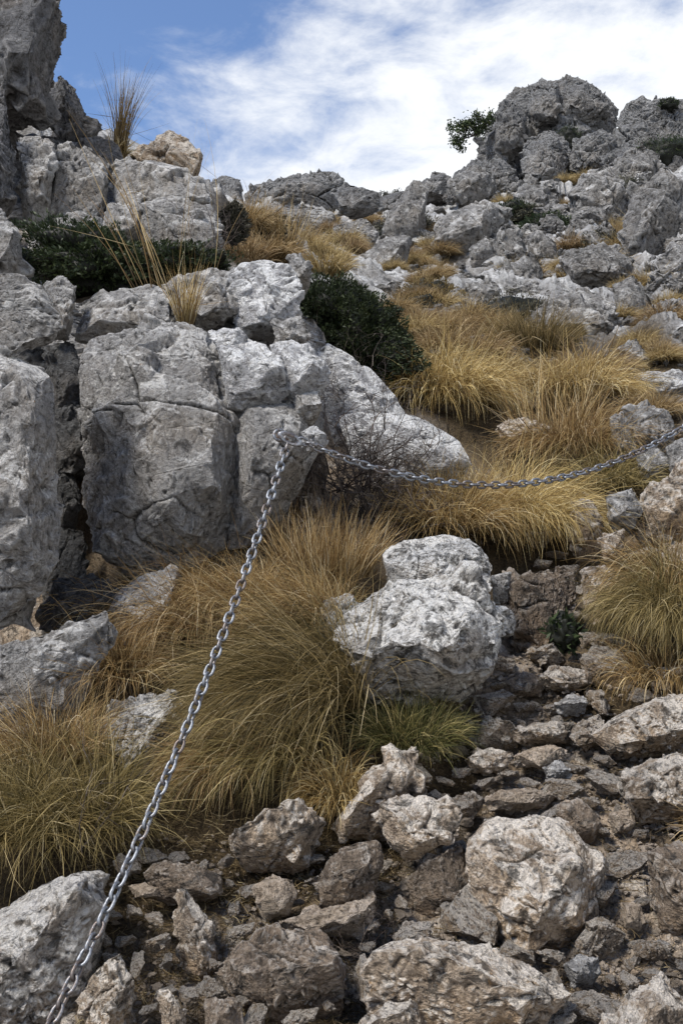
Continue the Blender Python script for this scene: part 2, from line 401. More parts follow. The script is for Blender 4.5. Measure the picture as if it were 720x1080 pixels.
cp = np.array(cp)
def warpc(x, y):
    r = np.hypot(x, y)+1e-6; k = np.log1p(r/1.5)/r
    return np.stack([x*k, y*k], -1)
_cw = warpc(cp[:, 0], cp[:, 1]); _cz = cp[:, 2]/(np.hypot(cp[:, 0], cp[:, 1])+1)
def _ker(d2): return np.sqrt(d2+.03**2)
_A = _ker(((_cw[:, None]-_cw[None])**2).sum(-1)); _n = len(cp)
_Pm = np.concatenate([np.ones((_n, 1)), _cw], 1)
_K = np.block([[_A-np.eye(_n)*.004, _Pm], [_Pm.T, np.zeros((3, 3))]])
_w = np.linalg.solve(_K, np.concatenate([_cz, np.zeros(3)]))
def terrain(x, y):
    x = np.atleast_1d(np.asarray(x, float)); y = np.atleast_1d(np.asarray(y, float))
    out = np.empty(len(x))
    for s in range(0, len(x), 40000):
        w = warpc(x[s:s+40000], y[s:s+40000])
        K = _ker(((w[:, None]-_cw[None])**2).sum(-1))
        out[s:s+40000] = (K@_w[:_n]+_w[_n]+w@_w[_n+1:])*(np.hypot(x[s:s+40000], y[s:s+40000])+1)
    return out
_Ys = np.geomspace(1.2, 45, 500)
def hit(u, v):
    z = terrain((u-CX)/F*_Ys, _Ys); rz = CAMZ+(CY-v)/F*_Ys
    k = np.nonzero(z >= rz)[0]
    return float(_Ys[k[0]]) if len(k) else None
def ground_at(u, v):
    Y = hit(u, v)
    if Y is None: return None
    p = P(u, v, Y); p[2] = terrain(p[0], p[1])[0]; return p

# ------------------------------------------------------------------ rocks
STRAW = []      # (x, y, radius): where dry grass litter covers the ground
LOG = []
def R(label, mat, outline, Y=None, T=.75, seed=None, name='boulder', cat='boulder', front=None, tilt=.35, amp=1., cell=.42, rough=1., crack=1.,
      sharp=48, bury=.12, fs=.60, fd=.42, group=None, lv=0, push=.08):
    seed = seed if seed is not None else len(LOG)*7+3
    r = random.Random(seed)
    o = np.array(outline, float); lo, hi = o.min(0), o.max(0)
    c = (lo+hi)/2; o = c+(o-c)*1.11; w, h = (hi-lo)*1.11
    if Y is None:
        Y = hit(c[0], lo[1]+.88*h) or 20
        Y += T*min(w, h)/F*Y*push
    Tm = T*math.sqrt(w*h)/F*Y
    pts = []
    for j, (u, v) in enumerate(o):
        k = (c[1]-v)/(h/2)
        pts.append(P(u, v, Y+k*tilt*Tm*.5+r.uniform(-.1, .1)*Tm))
        if j % 3 == 0: pts.append(P(c[0]+(u-c[0])*.86, c[1]+(v-c[1])*.86, Y+k*tilt*Tm*.5+.6*Tm))
    if front is None:
        for (u, v) in (o[::3] if len(o) > 8 else o[::2]):
            k = (c[1]-v)/(h/2); s = fs*r.uniform(.55, 1.3)
            pts.append(P(c[0]+(u-c[0])*s+r.uniform(-.1, .1)*w, c[1]+(v-c[1])*s+r.uniform(-.1, .1)*h, Y+k*tilt*Tm*.5-fd*Tm*r.uniform(.5, 1.3)))
    else:
        for (u, v, d) in front: pts.append(P(u, v, Y-d*Tm))
    if bury:
        b = P(c[0], hi[1]+bury*h, Y); pts += [b+np.array([-.3*w/F*Y, 0, 0]), b+np.array([.3*w/F*Y, 0, 0]), b+np.array([0, .5*Tm, 0])]
    px = max(w, h)
    lvl = int(np.clip(round(math.log2(max(.36*px, 1))), 3, 7))+lv
    me, org = rock_mesh(name, pts, min(lvl, 7), seed=seed, amp=amp, cell=cell, rough=rough, crack=crack, sharp=sharp)
    ob = link(name, me, M[mat], loc=org); tag(ob, label, cat, group)
    LOG.append((label, Y)); return ob

# --- tall crag and stacked blocks, upper left
R('tall dark grey crag rising out of the top left corner', 'crag', [(-70,-60),(66,-50),(73,10),(72,50),(64,78),(58,105),(40,140),(18,148),(-70,150)], 6.6, T=.7, tilt=-.1, name='rock_outcrop', cat='crag', amp=1.3, cell=.35,
  front=[(-30,0,.4),(20,10,.45),(40,50,.5),(15,110,.3),(-40,120,.5)], bury=0)
R('dark jagged shoulder of rock behind the tall crag, left of the spiky grass', 'crag', [(60,72),(78,78),(92,108),(99,130),(100,160),(80,175),(50,160),(50,100)], 7.6, name='rock_outcrop', cat='crag', cell=.5, bury=.2, amp=1.3)
R('dark rock step cut by the left picture edge below the tall crag', 'crag', [(-80,95),(8,98),(15,140),(21,225),(-10,240),(-80,240)], 5.9, T=.5, name='rock_block', cat='rock')
R('rounded grey block at the left edge above the tall pillar boulder', 'grey', [(-60,213),(10,223),(25,245),(28,290),(-10,305),(-60,300)], 5.0, T=.6, name='rock_block', cat='rock')
R('squarish shadowed block wedged beneath the tall crag', 'grey', [(17,142),(45,139),(62,148),(62,165),(58,192),(34,240),(20,215)], 6.1, name='rock_block', cat='rock')
R('broad upper block with a slanting face beside the shadowed cleft', 'grey', [(60,150),(95,155),(117,172),(116,215),(75,227),(45,240),(54,195)], 6.2, T=.6, name='rock_block', cat='rock', sharp=64)
R('long flat-topped block under the brown perched boulder', 'grey', [(117,165),(145,167),(200,180),(224,200),(220,218),(175,208),(150,210),(117,218)], 6.3, T=.9, name='rock_block', cat='rock', sharp=64)
R('grey block in the lower left of the stack, above the green shrub', 'grey', [(28,248),(75,220),(108,225),(110,255),(95,275),(50,287),(26,278)], 5.7, T=.7, name='rock_block', cat='rock')
R('small middle block squeezed between two cracks of the stack', 'grey', [(108,222),(150,208),(152,240),(130,260),(107,250)], 6.0, T=.7, name='rock_block', cat='rock')
R('large rounded block at the right end of the stack, dark twigs on it', 'grey', [(146,213),(170,204),(190,203),(222,218),(238,238),(236,268),(205,284),(160,270),(143,247)], 5.9, T=.8, sharp=56)
R('brown pointed boulder perched alone on the skyline', 'tan', [(137,163),(160,145),(176,133),(200,145),(216,165),(214,186),(205,192),(165,184)], 7.6, T=.8, name='boulder', amp=.7, cell=.6, bury=.1)
# --- middle tier
R('small upright block between pillar boulder and sloping block', 'grey', [(47,300),(65,288),(83,298),(80,330),(68,352),(55,350)], 4.5, T=.8, name='rock_block', cat='rock')
R('sloping smooth grey block left of the dry grass tuft', 'grey', [(78,350),(92,318),(115,305),(160,297),(173,310),(181,338),(172,350),(100,362),(80,362)], 4.6, T=.8, name='rock_block', cat='rock', sharp=70, amp=.8)
R('grey boulder right of the golden tuft, joined by a dark crack', 'grey', [(170,300),(190,285),(220,280),(247,284),(257,325),(242,347),(215,345),(186,342)], 4.8, T=.8)
R('pale topped boulder with a crack on its left side above the chain anchor', 'slab', [(235,280),(262,274),(282,271),(310,282),(321,303),(315,335),(287,349),(250,347),(238,315)], 4.8, T=.8, amp=.8)
R('small grey stone leaning behind the pale topped boulder', 'grey', [(302,270),(316,266),(330,282),(328,302),(312,306)], 5.6, T=.9, name='stone', cat='stone')
R('broken grey rock under the pale topped boulder beside the evergreen', 'grey', [(285,340),(318,330),(328,352),(318,368),(290,360)], 4.6, name='stone', cat='stone')
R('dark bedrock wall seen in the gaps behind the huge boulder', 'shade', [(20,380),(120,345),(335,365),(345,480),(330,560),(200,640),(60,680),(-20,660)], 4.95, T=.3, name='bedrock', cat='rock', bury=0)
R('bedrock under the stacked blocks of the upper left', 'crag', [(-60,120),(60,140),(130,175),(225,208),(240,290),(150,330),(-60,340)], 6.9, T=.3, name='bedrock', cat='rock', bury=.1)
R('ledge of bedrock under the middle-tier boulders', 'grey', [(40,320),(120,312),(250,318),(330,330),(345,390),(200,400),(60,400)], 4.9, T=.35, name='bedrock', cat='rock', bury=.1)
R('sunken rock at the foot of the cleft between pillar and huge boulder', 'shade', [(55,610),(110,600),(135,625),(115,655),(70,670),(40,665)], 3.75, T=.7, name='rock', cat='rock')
# --- the big boulder with the chain anchor
R('huge grey boulder with fractured face left of the chain anchor', 'grey',
  [(82,374),(108,355),(165,345),(202,343),(224,357),(240,378),(252,412),(264,440),(262,500),(240,572),(200,592),(150,607),(120,617),(96,602),(90,530),(84,430)], 4.05, T=.62, seed=61, sharp=64,
  front=[(110,380,.10),(150,370,.22),(205,372,.22),(240,420,.28),(150,450,.62),(230,460,.55),(180,540,.62),(115,540,.30),(235,520,.45)], amp=.75, cell=.34, bury=.05, crack=1.0)
R('grey boulder block that carries the iron chain anchor', 'grey',
  [(246,428),(270,418),(312,416),(335,432),(346,462),(330,500),(300,545),(262,580),(238,575),(240,480)], 4.0, T=.75, seed=52, sharp=56,
  front=[(265,430,.45),(320,440,.42),(330,465,.42),(300,470,.64),(262,480,.6),(255,540,.30),(280,510,.34)], amp=.55, cell=.4, bury=0, crack=1.4)
R('small pale wedge on top of the huge boulder', 'slab', [(218,353),(235,344),(256,346),(264,358),(240,370),(224,366)], 4.0, T=1.1, name='stone', cat='stone')
R('rounded cap block, left of two on top of the anchor boulder', 'slab', [(222,364),(240,356),(268,358),(298,378),(309,410),(300,422),(260,427),(247,412),(236,385)], 3.95, T=.75, name='rock_block', cat='rock', amp=.6)
R('pale cap block, right of two on top of the anchor boulder', 'slab', [(282,362),(310,357),(335,375),(348,392),(345,407),(322,417),(308,412),(298,382)], 3.95, T=.9, name='rock_block', cat='rock', amp=.7)
R('small jutting block under the pale cap at the boulder right edge', 'grey', [(308,416),(335,408),(341,428),(331,447),(312,443)], 3.9, T=1.0, name='rock_block', cat='rock')
R('rounded knob of rock just right of the chain anchor', 'slab', [(316,455),(332,446),(345,458),(344,472),(325,474)], 3.62, T=1., name='stone', cat='stone')
R('shadowed rock below the overhang of the anchor boulder', 'brown', [(245,585),(290,535),(340,470),(352,520),(345,560),(300,600),(260,605)], 4.25, T=.5, name='rock_block', cat='rock')
# --- far left
R('upper head of the tall pillar boulder at the left edge', 'grey', [(-110,288),(28,286),(47,300),(64,333),(65,352),(56,374),(30,382),(-110,382)], 3.55, T=.6, seed=88, sharp=56, amp=.8, bury=0)
R('tall pillar boulder at the left edge, overhanging at its foot', 'grey', [(-110,365),(30,368),(50,385),(60,412),(56,425),(54,500),(54,530),(67,588),(64,612),(20,660),(-110,685)], 3.4, T=.5, seed=91,
  front=[(-60,390,.4),(20,400,.35),(40,450,.35),(20,480,.6),(-40,500,.6),(40,590,.45),(0,620,.35)], amp=.7, bury=0, sharp=56)
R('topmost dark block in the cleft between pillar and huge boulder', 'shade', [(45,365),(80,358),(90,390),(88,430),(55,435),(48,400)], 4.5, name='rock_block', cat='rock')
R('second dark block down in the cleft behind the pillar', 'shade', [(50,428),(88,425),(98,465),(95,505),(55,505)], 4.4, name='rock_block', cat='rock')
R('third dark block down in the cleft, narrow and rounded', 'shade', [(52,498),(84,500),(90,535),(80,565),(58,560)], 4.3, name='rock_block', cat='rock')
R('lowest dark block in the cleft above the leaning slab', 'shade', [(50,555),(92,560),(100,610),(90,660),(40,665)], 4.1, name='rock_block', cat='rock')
R('rounded grey boulder tucked under the huge boulder', 'grey', [(110,645),(130,618),(150,604),(188,598),(196,615),(188,650),(157,678),(128,672)], 3.55, T=.8, amp=.7)
R('long grey slab leaning below the pillar at the left edge', 'grey', [(-60,705),(0,690),(60,662),(110,643),(116,668),(100,700),(40,735),(0,765),(-60,780)], 3.05, T=.45, name='rock_slab', cat='rock slab', sharp=64, amp=.7)
R('dark brown stone at the left edge below the leaning slab', 'brown', [(-20,772),(10,764),(35,761),(42,780),(20,800),(-20,806)], 2.95, T=.8, name='stone', cat='stone')
# --- pale slab behind the right chain
R('upper smooth pale slab sloping beside the evergreen', 'slab', [(330,365),(350,362),(368,374),(392,392),(425,430),(445,452),(410,462),(370,445),(345,412),(333,385)], 4.85, T=.4, name='rock_slab', cat='rock slab', sharp=64, amp=.6, crack=.6)
R('lower broad pale slab crossed by the right-hand chain', 'slab', [(358,438),(385,436),(420,434),(450,443),(480,462),(497,486),(488,500),(440,512),(400,505),(372,485)], 4.62, T=.5, name='rock_slab', cat='rock slab', sharp=56, amp=.6)
# --- white boulder in the middle
R('bright white boulder beside the path with black pits', 'white', [(345,662),(362,632),(400,618),(440,600),(485,594),(515,613),(537,650),(533,682),(520,708),(485,738),(400,724),(360,705)], 3.12, T=.8, seed=33,
  front=[(395,640,.15),(470,615,.1),(505,640,.3),(450,650,.45),(400,680,.5),(470,700,.62),(510,690,.35),(390,705,.5)], amp=.9, cell=.55, rough=1.3, crack=1.5)
R('rounded top block of the white boulder, cracked away behind', 'white', [(395,592),(415,572),(465,560),(505,573),(519,600),(515,622),(470,628),(410,622)], 3.5, T=.7, seed=34, amp=.7)
R('small white rock at the left foot of the white boulder', 'white', [(330,645),(345,632),(364,625),(378,632),(372,665),(358,688),(335,672)], 3.35, T=.8, name='rock', cat='rock')
# --- rocks right of the white boulder
R('brown shaded rock in the hollow right of the white boulder', 'brown', [(525,622),(545,598),(580,592),(608,600),(612,640),(600,668),(575,708),(545,705),(533,670)], 3.75, T=.6, amp=1.2)
R('flat pale flake standing between white boulder and brown rock', 'grey', [(517,607),(540,602),(535,628),(520,634)], 3.7, T=.5, name='stone', cat='stone')
R('tan rock on the right rim of the brown hollow', 'tan', [(610,600),(640,594),(662,612),(656,640),(632,657),(614,645)], 3.75, T=.8, name='rock', cat='rock')
R('speckled pale rock below the long golden tussock', 'tan', [(600,530),(625,523),(638,545),(634,577),(612,588),(598,570)], 4.35, name='rock', cat='rock')
R('small dark jagged rock above the mossy right tussock', 'grey', [(637,522),(668,514),(678,535),(660,555),(640,552)], 4.4, name='rock', cat='rock')
R('little pale stone resting under the jagged rock', 'tan', [(630,567),(660,555),(657,582),(636,592)], 4.1, name='stone', cat='stone')
R('long slanting rock reaching out of the right edge above the tussock', 'tan', [(662,545),(690,507),(740,485),(760,520),(740,560),(680,575)], 4.5, T=.6, name='rock', cat='rock')
R('mottled rock right under the rising chain', 'grey', [(655,430),(680,424),(705,431),(716,455),(690,477),(660,466)], 5.4, name='rock', cat='rock')
R('second mottled rock left of the rising chain end', 'grey', [(640,440),(658,432),(668,460),(672,480),(650,478)], 5.3, name='rock', cat='rock')
R('mottled rock directly below the rising chain', 'grey', [(668,478),(692,468),(712,485),(705,505),(680,510)], 5.0, name='rock', cat='rock')
R('grey rock at the right edge under the chain', 'grey', [(700,470),(730,455),(760,470),(740,505),(705,500)], 4.9, name='rock', cat='rock')
R('flat white rock at the right edge above the chain', 'slab', [(655,397),(680,388),(722,393),(750,400),(740,414),(680,418)], None, T=.6, name='rock_slab', cat='rock slab')
R('pale rock step in the middle of the upper path', 'tan', [(515,412),(545,402),(572,413),(566,428),(525,430)], None, name='rock', cat='rock')
R('lower rock step of the upper path between two tussocks', 'tan', [(522,447),(555,438),(580,448),(570,466),(530,468)], None, name='rock', cat='rock')
# --- foreground path
R('leaning mottled rock at the left of the path', 'tan', [(352,862),(388,812),(410,791),(437,780),(450,795),(448,818),(430,842),(400,850),(388,878),(357,890)], None, T=.6, name='rock', cat='rock', sharp=60)
R('wedge shaped speckled rock resting against the path boulder', 'tan', [(398,848),(415,839),(450,837),(487,851),(486,880),(455,900),(427,913),(402,890)], 2.52, T=.7, seed=14, name='rock', cat='rock', sharp=64, bury=0)
R('brown rock below the wedge, left side of the path', 'brown', [(335,922),(360,888),(400,886),(406,905),(398,932),(370,952),(335,962)], None, T=.7, name='rock', cat='rock')
R('big square boulder with orange lichen on the path', 'tan', [(488,882),(510,868),(558,858),(597,862),(622,895),(641,920),(640,947),(625,990),(605,1007),(570,1002),(535,985),(505,962),(490,925)], 2.42, T=.75, seed=21, sharp=56,
  front=[(510,890,.1),(560,885,.12),(600,890,.05),(530,930,.42),(590,935,.5),(560,985,.55),(620,950,.25)], amp=.8, cell=.4)
R('brown rock face cracked off the square path boulder', 'brown', [(420,928),(450,905),(490,885),(498,930),(512,975),(468,968),(430,958)], 2.5, T=.5, seed=23, name='rock', cat='rock')
R('long low ledge of rock in front of the square boulder', 'tan', [(386,1000),(420,985),(455,983),(510,995),(560,1015),(604,1045),(592,1058),(550,1090),(460,1100),(388,1065)], None, T=.7, seed=25, name='rock_slab', cat='rock slab', cell=.35)
R('pale stone at the bottom edge under the long ledge', 'tan', [(370,1090),(400,1060),(440,1047),(455,1090),(440,1110),(380,1110)], 2.02, name='stone', cat='stone')
R('brown boulder in the bottom right corner', 'tan', [(630,1095),(655,1047),(690,1018),(706,1033),(735,1065),(740,1110),(640,1120)], None, T=.7, name='boulder')
R('grey fist-sized stone beside the bottom of the square boulder', 'grey', [(592,1017),(610,1004),(632,1010),(633,1030),(615,1040),(598,1034)], None, T=.8, name='stone', cat='stone')
R('rough boulder cut by the right edge, middle of the path bank', 'brown', [(677,897),(700,890),(750,893),(760,960),(735,990),(690,960),(680,922)], None, T=.7)
R('crumbly rock on the right bank under the top ledge', 'tan', [(648,812),(685,795),(745,788),(755,840),(730,872),(685,867),(655,842)], None, T=.7, name='rock', cat='rock', amp=1.3)
R('pale shelf of rock below the mossy right tussock', 'tan', [(618,775),(650,750),(690,733),(750,722),(760,770),(705,788),(645,795)], None, T=.6, name='rock_slab', cat='rock slab', cell=.35)
R('flat step stone, highest on the stony path', 'tan', [(533,772),(560,761),(600,758),(612,768),(592,780),(545,785)], None, T=.9, name='step_stone', cat='stone')
R('pale angular step stone in the middle of the path', 'stone', [(540,796),(562,786),(590,784),(599,795),(565,810),(545,806)], None, T=.9, name='step_stone', cat='stone')
R('blue-grey stone standing on the path', 'grey', [(571,810),(590,799),(603,815),(582,823)], None, T=.9, name='stone', cat='stone')
R('flat tan plate of rock across the path above the square boulder', 'stone', [(503,842),(530,831),(562,829),(588,840),(552,853),(512,854)], None, T=.9, name='step_stone', cat='stone')
R('ridged rock at the back right corner of the square boulder', 'brown', [(582,852),(610,839),(638,863),(622,887),(597,864)], None, T=.9, name='rock', cat='rock')
R('blue-grey stone at the head of the path hollow', 'grey', [(583,742),(603,729),(622,741),(602,754)], None, T=.9, name='stone', cat='stone')
R('rounded stone in the gully right of the square boulder', 'stone', [(655,950),(678,953),(677,980),(657,977)], None, T=.9, name='stone', cat='stone')
R('knobbly stone left of the crumbly bank rock', 'stone', [(640,857),(664,851),(672,868),(652,877)], None, T=.9, name='stone', cat='stone')
R('low ridge of rock on the path left of the step stones', 'tan', [(488,800),(515,786),(540,792),(536,808),(500,815)], None, T=.9, name='rock', cat='rock')
R('rock rib between white boulder and path hollow', 'brown', [(525,715),(555,706),(580,715),(572,732),(535,735)], None, T=.9, name='rock', cat='rock')
R('tan rock bank below the mossy tussock, left end', 'tan', [(560,712),(595,700),(625,706),(632,722),(590,728)], None, T=.9, name='rock', cat='rock')
# --- bottom left
R('big pale boulder in the bottom left corner under the chain', 'cream', [(-50,985),(20,946),(50,926),(116,916),(123,930),(118,962),(100,1000),(82,1025),(88,1100),(-50,1110)], 2.25, T=.6, seed=44, sharp=60, amp=.8)
R('layered rock just right of the chain bottom', 'tan', [(90,1020),(125,1002),(147,1035),(142,1072),(110,1100),(82,1090)], 2.15, T=.7, name='rock', cat='rock', amp=1.2)
R('upright pointed splinter of rock in the dry litter', 'tan', [(188,938),(200,935),(217,962),(233,1005),(216,1032),(192,1004),(183,970)], 2.32, T=.6, name='rock', cat='rock', sharp=64)
R('round mottled boulder at the bottom, left of the ledge', 'brown', [(225,1022),(252,990),(310,974),(345,984),(366,1020),(362,1078),(290,1095),(228,1065)], 2.22, T=.8, seed=46)
R('small cube of rock at the bottom edge by the mottled boulder', 'brown', [(215,1053),(235,1048),(256,1050),(260,1095),(215,1100)], 2.08, T=.8, name='stone', cat='stone')
R('flat tan slab behind the round mottled boulder', 'stone', [(290,970),(330,957),(370,948),(397,945),(390,968),(350,988),(310,985)], None, T=.6, name='rock_slab', cat='rock slab')
R('tan stone at the foot of the small left tuft', 'stone', [(265,937),(285,920),(308,924),(314,942),(295,966),(278,962)], None, T=.8, name='stone', cat='stone')
R('tan rock half covered by the big drooping tussock', 'tan', [(240,882),(280,856),(320,837),(347,863),(330,892),(280,917),(243,907)], None, T=.6, name='rock', cat='rock')
R('ragged low rock right of the chain among dead grass', 'brown', [(150,922),(165,905),(205,910),(236,921),(233,950),(200,942),(165,940)], None, T=.7, name='rock', cat='rock')
R('small pale flake lying beside the chain', 'stone', [(135,934),(150,930),(170,936),(171,946),(150,946)], None, T=.7, name='stone', cat='stone')
R('white rough rock behind the chain between two grass clumps', 'white', [(88,785),(102,757),(150,724),(195,738),(207,768),(182,800),(150,817),(108,803)], None, T=.7, seed=70, amp=1.2, push=.6)
R('splintered rock fin at the bottom between chain and cube stone', 'tan', [(168,1050),(180,1042),(196,1065),(200,1100),(172,1100)], 2.1, T=.6, name='stone', cat='stone')
# --- hillside
def H(label, out, mat='hill', **k): 
    k.setdefault('T', .8); k.setdefault('amp', 1.1); k.setdefault('bury', .25); k.setdefault('push', -.15)
    return R(label, mat, out, **k)
H('huge leaning boulder near the right edge of the hillside', [(652,240),(668,195),(700,175),(720,193),(724,235),(683,270),(655,262)], sharp=56, amp=.8)
H('wide bumpy boulder below the leaning one on the right slope', [(587,272),(600,258),(630,254),(672,270),(662,302),(620,304),(595,294)])
H('broad low outcrop of boulders above the path on the right', [(548,318),(585,302),(612,297),(650,318),(657,347),(630,358),(560,345)], amp=1.2)
H('squat boulder with a rounded back in the hillside centre', [(518,252),(535,236),(552,248),(557,272),(528,278)])
H('boulder right of the squat one, flattened top', [(553,248),(568,239),(586,252),(590,272),(557,273)])
H('long pale slab tilted up to the right on the hillside', [(453,250),(465,225),(510,209),(532,215),(521,238),(470,263),(455,268)], sharp=64, amp=.7, mat='hill')
H('steep smooth slab standing at the saddle left of the summit', [(403,240),(418,210),(436,186),(452,198),(442,230),(410,254)], sharp=70, amp=.5)
H('flat boulder above the golden grass by the path bend', [(520,283),(558,266),(576,280),(571,302),(530,304)])
H('tall rounded boulder at the lower right of the slope', [(643,300),(668,289),(690,318),(682,338),(655,330)])
H('wide smooth rock under the saddle slab', [(385,270),(400,252),(436,244),(430,268),(402,284)], sharp=64, amp=.6)
H('pale low rock beside the path below the hillside', [(458,328),(490,314),(504,330),(486,340),(465,338)], name='rock', cat='rock')
H('knobbly rock left of the broad low outcrop', [(486,302),(515,291),(532,305),(526,322),(495,320)], name='rock', cat='rock')
H('small rock at the top end of the golden path grass', [(470,293),(490,286),(499,300),(480,309)], name='rock', cat='rock')
H('cracked boulder pile cut by the right edge of the slope', [(680,275),(710,252),(740,254),(750,295),(695,304)])
H('rounded rock above the right-hand end of the path grass', [(648,367),(670,355),(687,378),(665,386)], name='rock', cat='rock')
H('brownish rock in the grass left of the flat white rock', [(625,383),(650,372),(668,386),(650,396)], name='rock', cat='rock')
H('dark angular rock above the huge leaning boulder', [(640,178),(675,150),(696,160),(700,180),(665,200),(640,200)], sharp=60)
H('smooth block below the summit, right of its shadowed gully', [(595,205),(618,178),(640,172),(660,190),(650,225),(610,232)], sharp=64)
H('sloping ledge of rock left of the summit foot', [(470,188),(500,172),(520,182),(518,205),(480,212)], sharp=64)
H('pale rib of rock in the middle of the slope below the summit', [(540,205),(566,190),(590,200),(588,222),(550,228)])
H('grey lump between the tilted slab and the squat boulder', [(492,262),(515,245),(524,268),(505,282)], name='rock', cat='rock')
H('rough rock left of the huge leaning boulder', [(612,250),(640,228),(655,246),(650,262),(622,266)], name='rock', cat='rock')
H('ledge on the skyline left of the saddle', [(350,205),(362,192),(400,200),(402,218),(360,222)], mat='summit', sharp=64)
# summit and ridge outcrops
R('great domed crag split by cracks on the summit', 'summit', [(500,190),(506,155),(516,128),(535,104),(570,86),(600,84),(624,89),(645,104),(652,122),(640,160),(600,190),(550,205)], 30, T=.7, seed=5, name='rock_outcrop', cat='crag', amp=1.05, cell=.20, crack=4.5, rough=2.2, sharp=34, bury=.1, lv=1)
R('left buttress of the summit crag above the lone tree', 'summit', [(508,170),(512,138),(525,118),(545,108),(560,130),(556,170),(530,190)], 28.5, T=.8, seed=6, name='rock_outcrop', cat='crag', amp=1.1, cell=.3, crack=1.8, lv=1)
R('right-hand crag beside the summit with a jagged top', 'summit', [(640,160),(648,130),(656,108),(672,104),(700,108),(760,106),(780,190),(690,205),(650,190)], 27, T=.6, seed=8, name='rock_outcrop', cat='crag', amp=1.2, cell=.24, crack=2.6, sharp=34, lv=1)
R('central bulge of the summit crag under its crown', 'summit', [(555,170),(566,135),(590,110),(625,120),(640,150),(625,185),(580,198)], 28.3, T=.6, seed=10, name='rock_outcrop', cat='crag', amp=1.1, cell=.33, crack=1.8, lv=1)
R('flat-topped outcrop on the left ridge behind the perched boulder', 'summit', [(218,215),(220,188),(238,184),(252,190),(258,215),(240,232)], 24, T=.8, name='rock_outcrop', cat='crag', cell=.35, crack=1.6, lv=1)
R('long cracked ridge outcrop on the skyline left of the saddle', 'summit', [(255,222),(258,196),(300,186),(345,179),(362,188),(366,212),(340,226),(290,230)], 26, T=.6, seed=12, name='rock_outcrop', cat='crag', amp=1.2, cell=.24, crack=2.6, lv=1)
R('low banded outcrop below the left ridge', 'hill', [(250,240),(262,222),(320,215),(352,222),(350,245),(300,258),(262,256)], 19, T=.6, seed=13, name='rock_outcrop', cat='crag', amp=1.2, cell=.28, crack=1.6, lv=1)
R('rounded outcrop at the saddle above the golden grass', 'hill', [(345,262),(352,238),(385,228),(400,245),(392,268),(360,275)], 17, T=.6, seed=15, name='rock_outcrop', cat='crag', amp=1.1, cell=.3, crack=1.4, lv=1)

for (lb, out, Y) in [
  ('upright block at the left foot of the summit dome', [(505,200),(508,172),(528,165),(545,180),(542,205)], 26),
  ('tall split block on the left shoulder of the summit dome', [(520,150),(522,120),(540,106),(556,118),(554,150),(538,160)], 27.5),
  ('crown block on the summit dome, left of two', [(556,118),(560,90),(585,84),(592,100),(590,122),(570,128)], 28),
  ('crown block on the summit dome, right of two', [(588,118),(592,90),(618,86),(640,100),(645,120),(615,130)], 28.2),
  ('broad slab leaning on the middle of the summit dome', [(548,190),(550,150),(580,135),(600,150),(602,185),(575,198)], 26.8),
  ('block low on the right side of the summit dome', [(598,180),(602,145),(630,130),(650,145),(648,180),(620,192)], 26.8),
  ('pale slab between summit dome and right-hand crag', [(632,190),(640,160),(665,148),(690,160),(688,190),(660,200)], 24),
  ('ridge block halfway between saddle slab and summit dome', [(430,212),(440,190),(465,180),(482,190),(480,215)], 25),
  ('ridge block just left of the summit dome foot', [(468,205),(480,176),(505,165),(522,180),(517,208)], 26),
  ('lowest ridge block at the saddle left of the summit', [(386,226),(398,207),(425,199),(438,212),(430,232)], 25),
  ('rounded block low under the right-hand crag', [(680,190),(690,160),(715,150),(745,162),(745,195),(705,202)], 24)]:
    R(lb, 'summit', out, Y, T=.9, name='rock_block', cat='rock', cell=.30, amp=1.3, crack=2.2, lv=1, bury=.1)

# --- scattered hillside boulders: a few shapes, many individuals
def random_rock_mesh(name, seed, lvl, flat=.75, **k):
    r = np.random.default_rng(seed)
    n = 15; d = r.normal(size=(n, 3)); d /= np.linalg.norm(d, axis=1)[:, None]
    d *= r.uniform(.85, 1.1, (n, 1)); d *= np.array([1, r.uniform(.7, .95), flat*r.uniform(.8, 1.1)])
    me, _ = rock_mesh(name, d*.5, lvl, seed=seed, **k); return me
hill_tpl = []
for i in range(12):
    me = random_rock_mesh('boulder', 200+i, 5, amp=1.25, crack=1.6, flat=[.6, .75, .9][i % 3]); me.materials.append(M['hill']); hill_tpl.append(me)
HERO = [(np.array(o.location), max(o.dimensions)) for o in COL.objects]
placed = []
def free(p, s):
    for q, t in placed:
        if math.hypot(p[0]-q[0], p[1]-q[1]) < (s+t)*.36: return False
    return True
def region_scatter(n, poly, smin, smax, fn, power=2.0, tries=12):
    k = 0; t = 0
    us = [a for a, b in poly]; vs = [b for a, b in poly]
    while k < n and t < n*tries:
        t += 1
        u = random.uniform(min(us), max(us)); v = random.uniform(min(vs), max(vs))
        ins = False; j = len(poly)-1
        for i in range(len(poly)):
            (xi, yi), (xj, yj) = poly[i], poly[j]
            if (yi > v) != (yj > v) and u < (xj-xi)*(v-yi)/(yj-yi)+xi: ins = not ins
            j = i
        if not ins: continue
        g = ground_at(u, v)
        if g is None: continue
        spx = smin+(smax-smin)*random.random()**power
        s = spx/F*g[1]
        if fn(u, v, g, s): k += 1
    return k
def hill_rock(u, v, g, s):
    if not free(g, s*.85): return False
    placed.append((g, s))
    o = bpy.data.objects.new('boulder', random.choice(hill_tpl)); COL.objects.link(o)
    o.location = (g[0], g[1], g[2]+s*.08); o.scale = (s*random.uniform(.9, 1.3), s, s*random.uniform(.8, 1.15))
    o.rotation_euler = (random.uniform(-.5, .5), random.uniform(-.5, .5), random.uniform(0, 6.28))
    tag(o, 'grey weathered boulder half sunk in the rocky hillside above the path', 'boulder', 'weathered boulders strewn over the hillside')
    return True
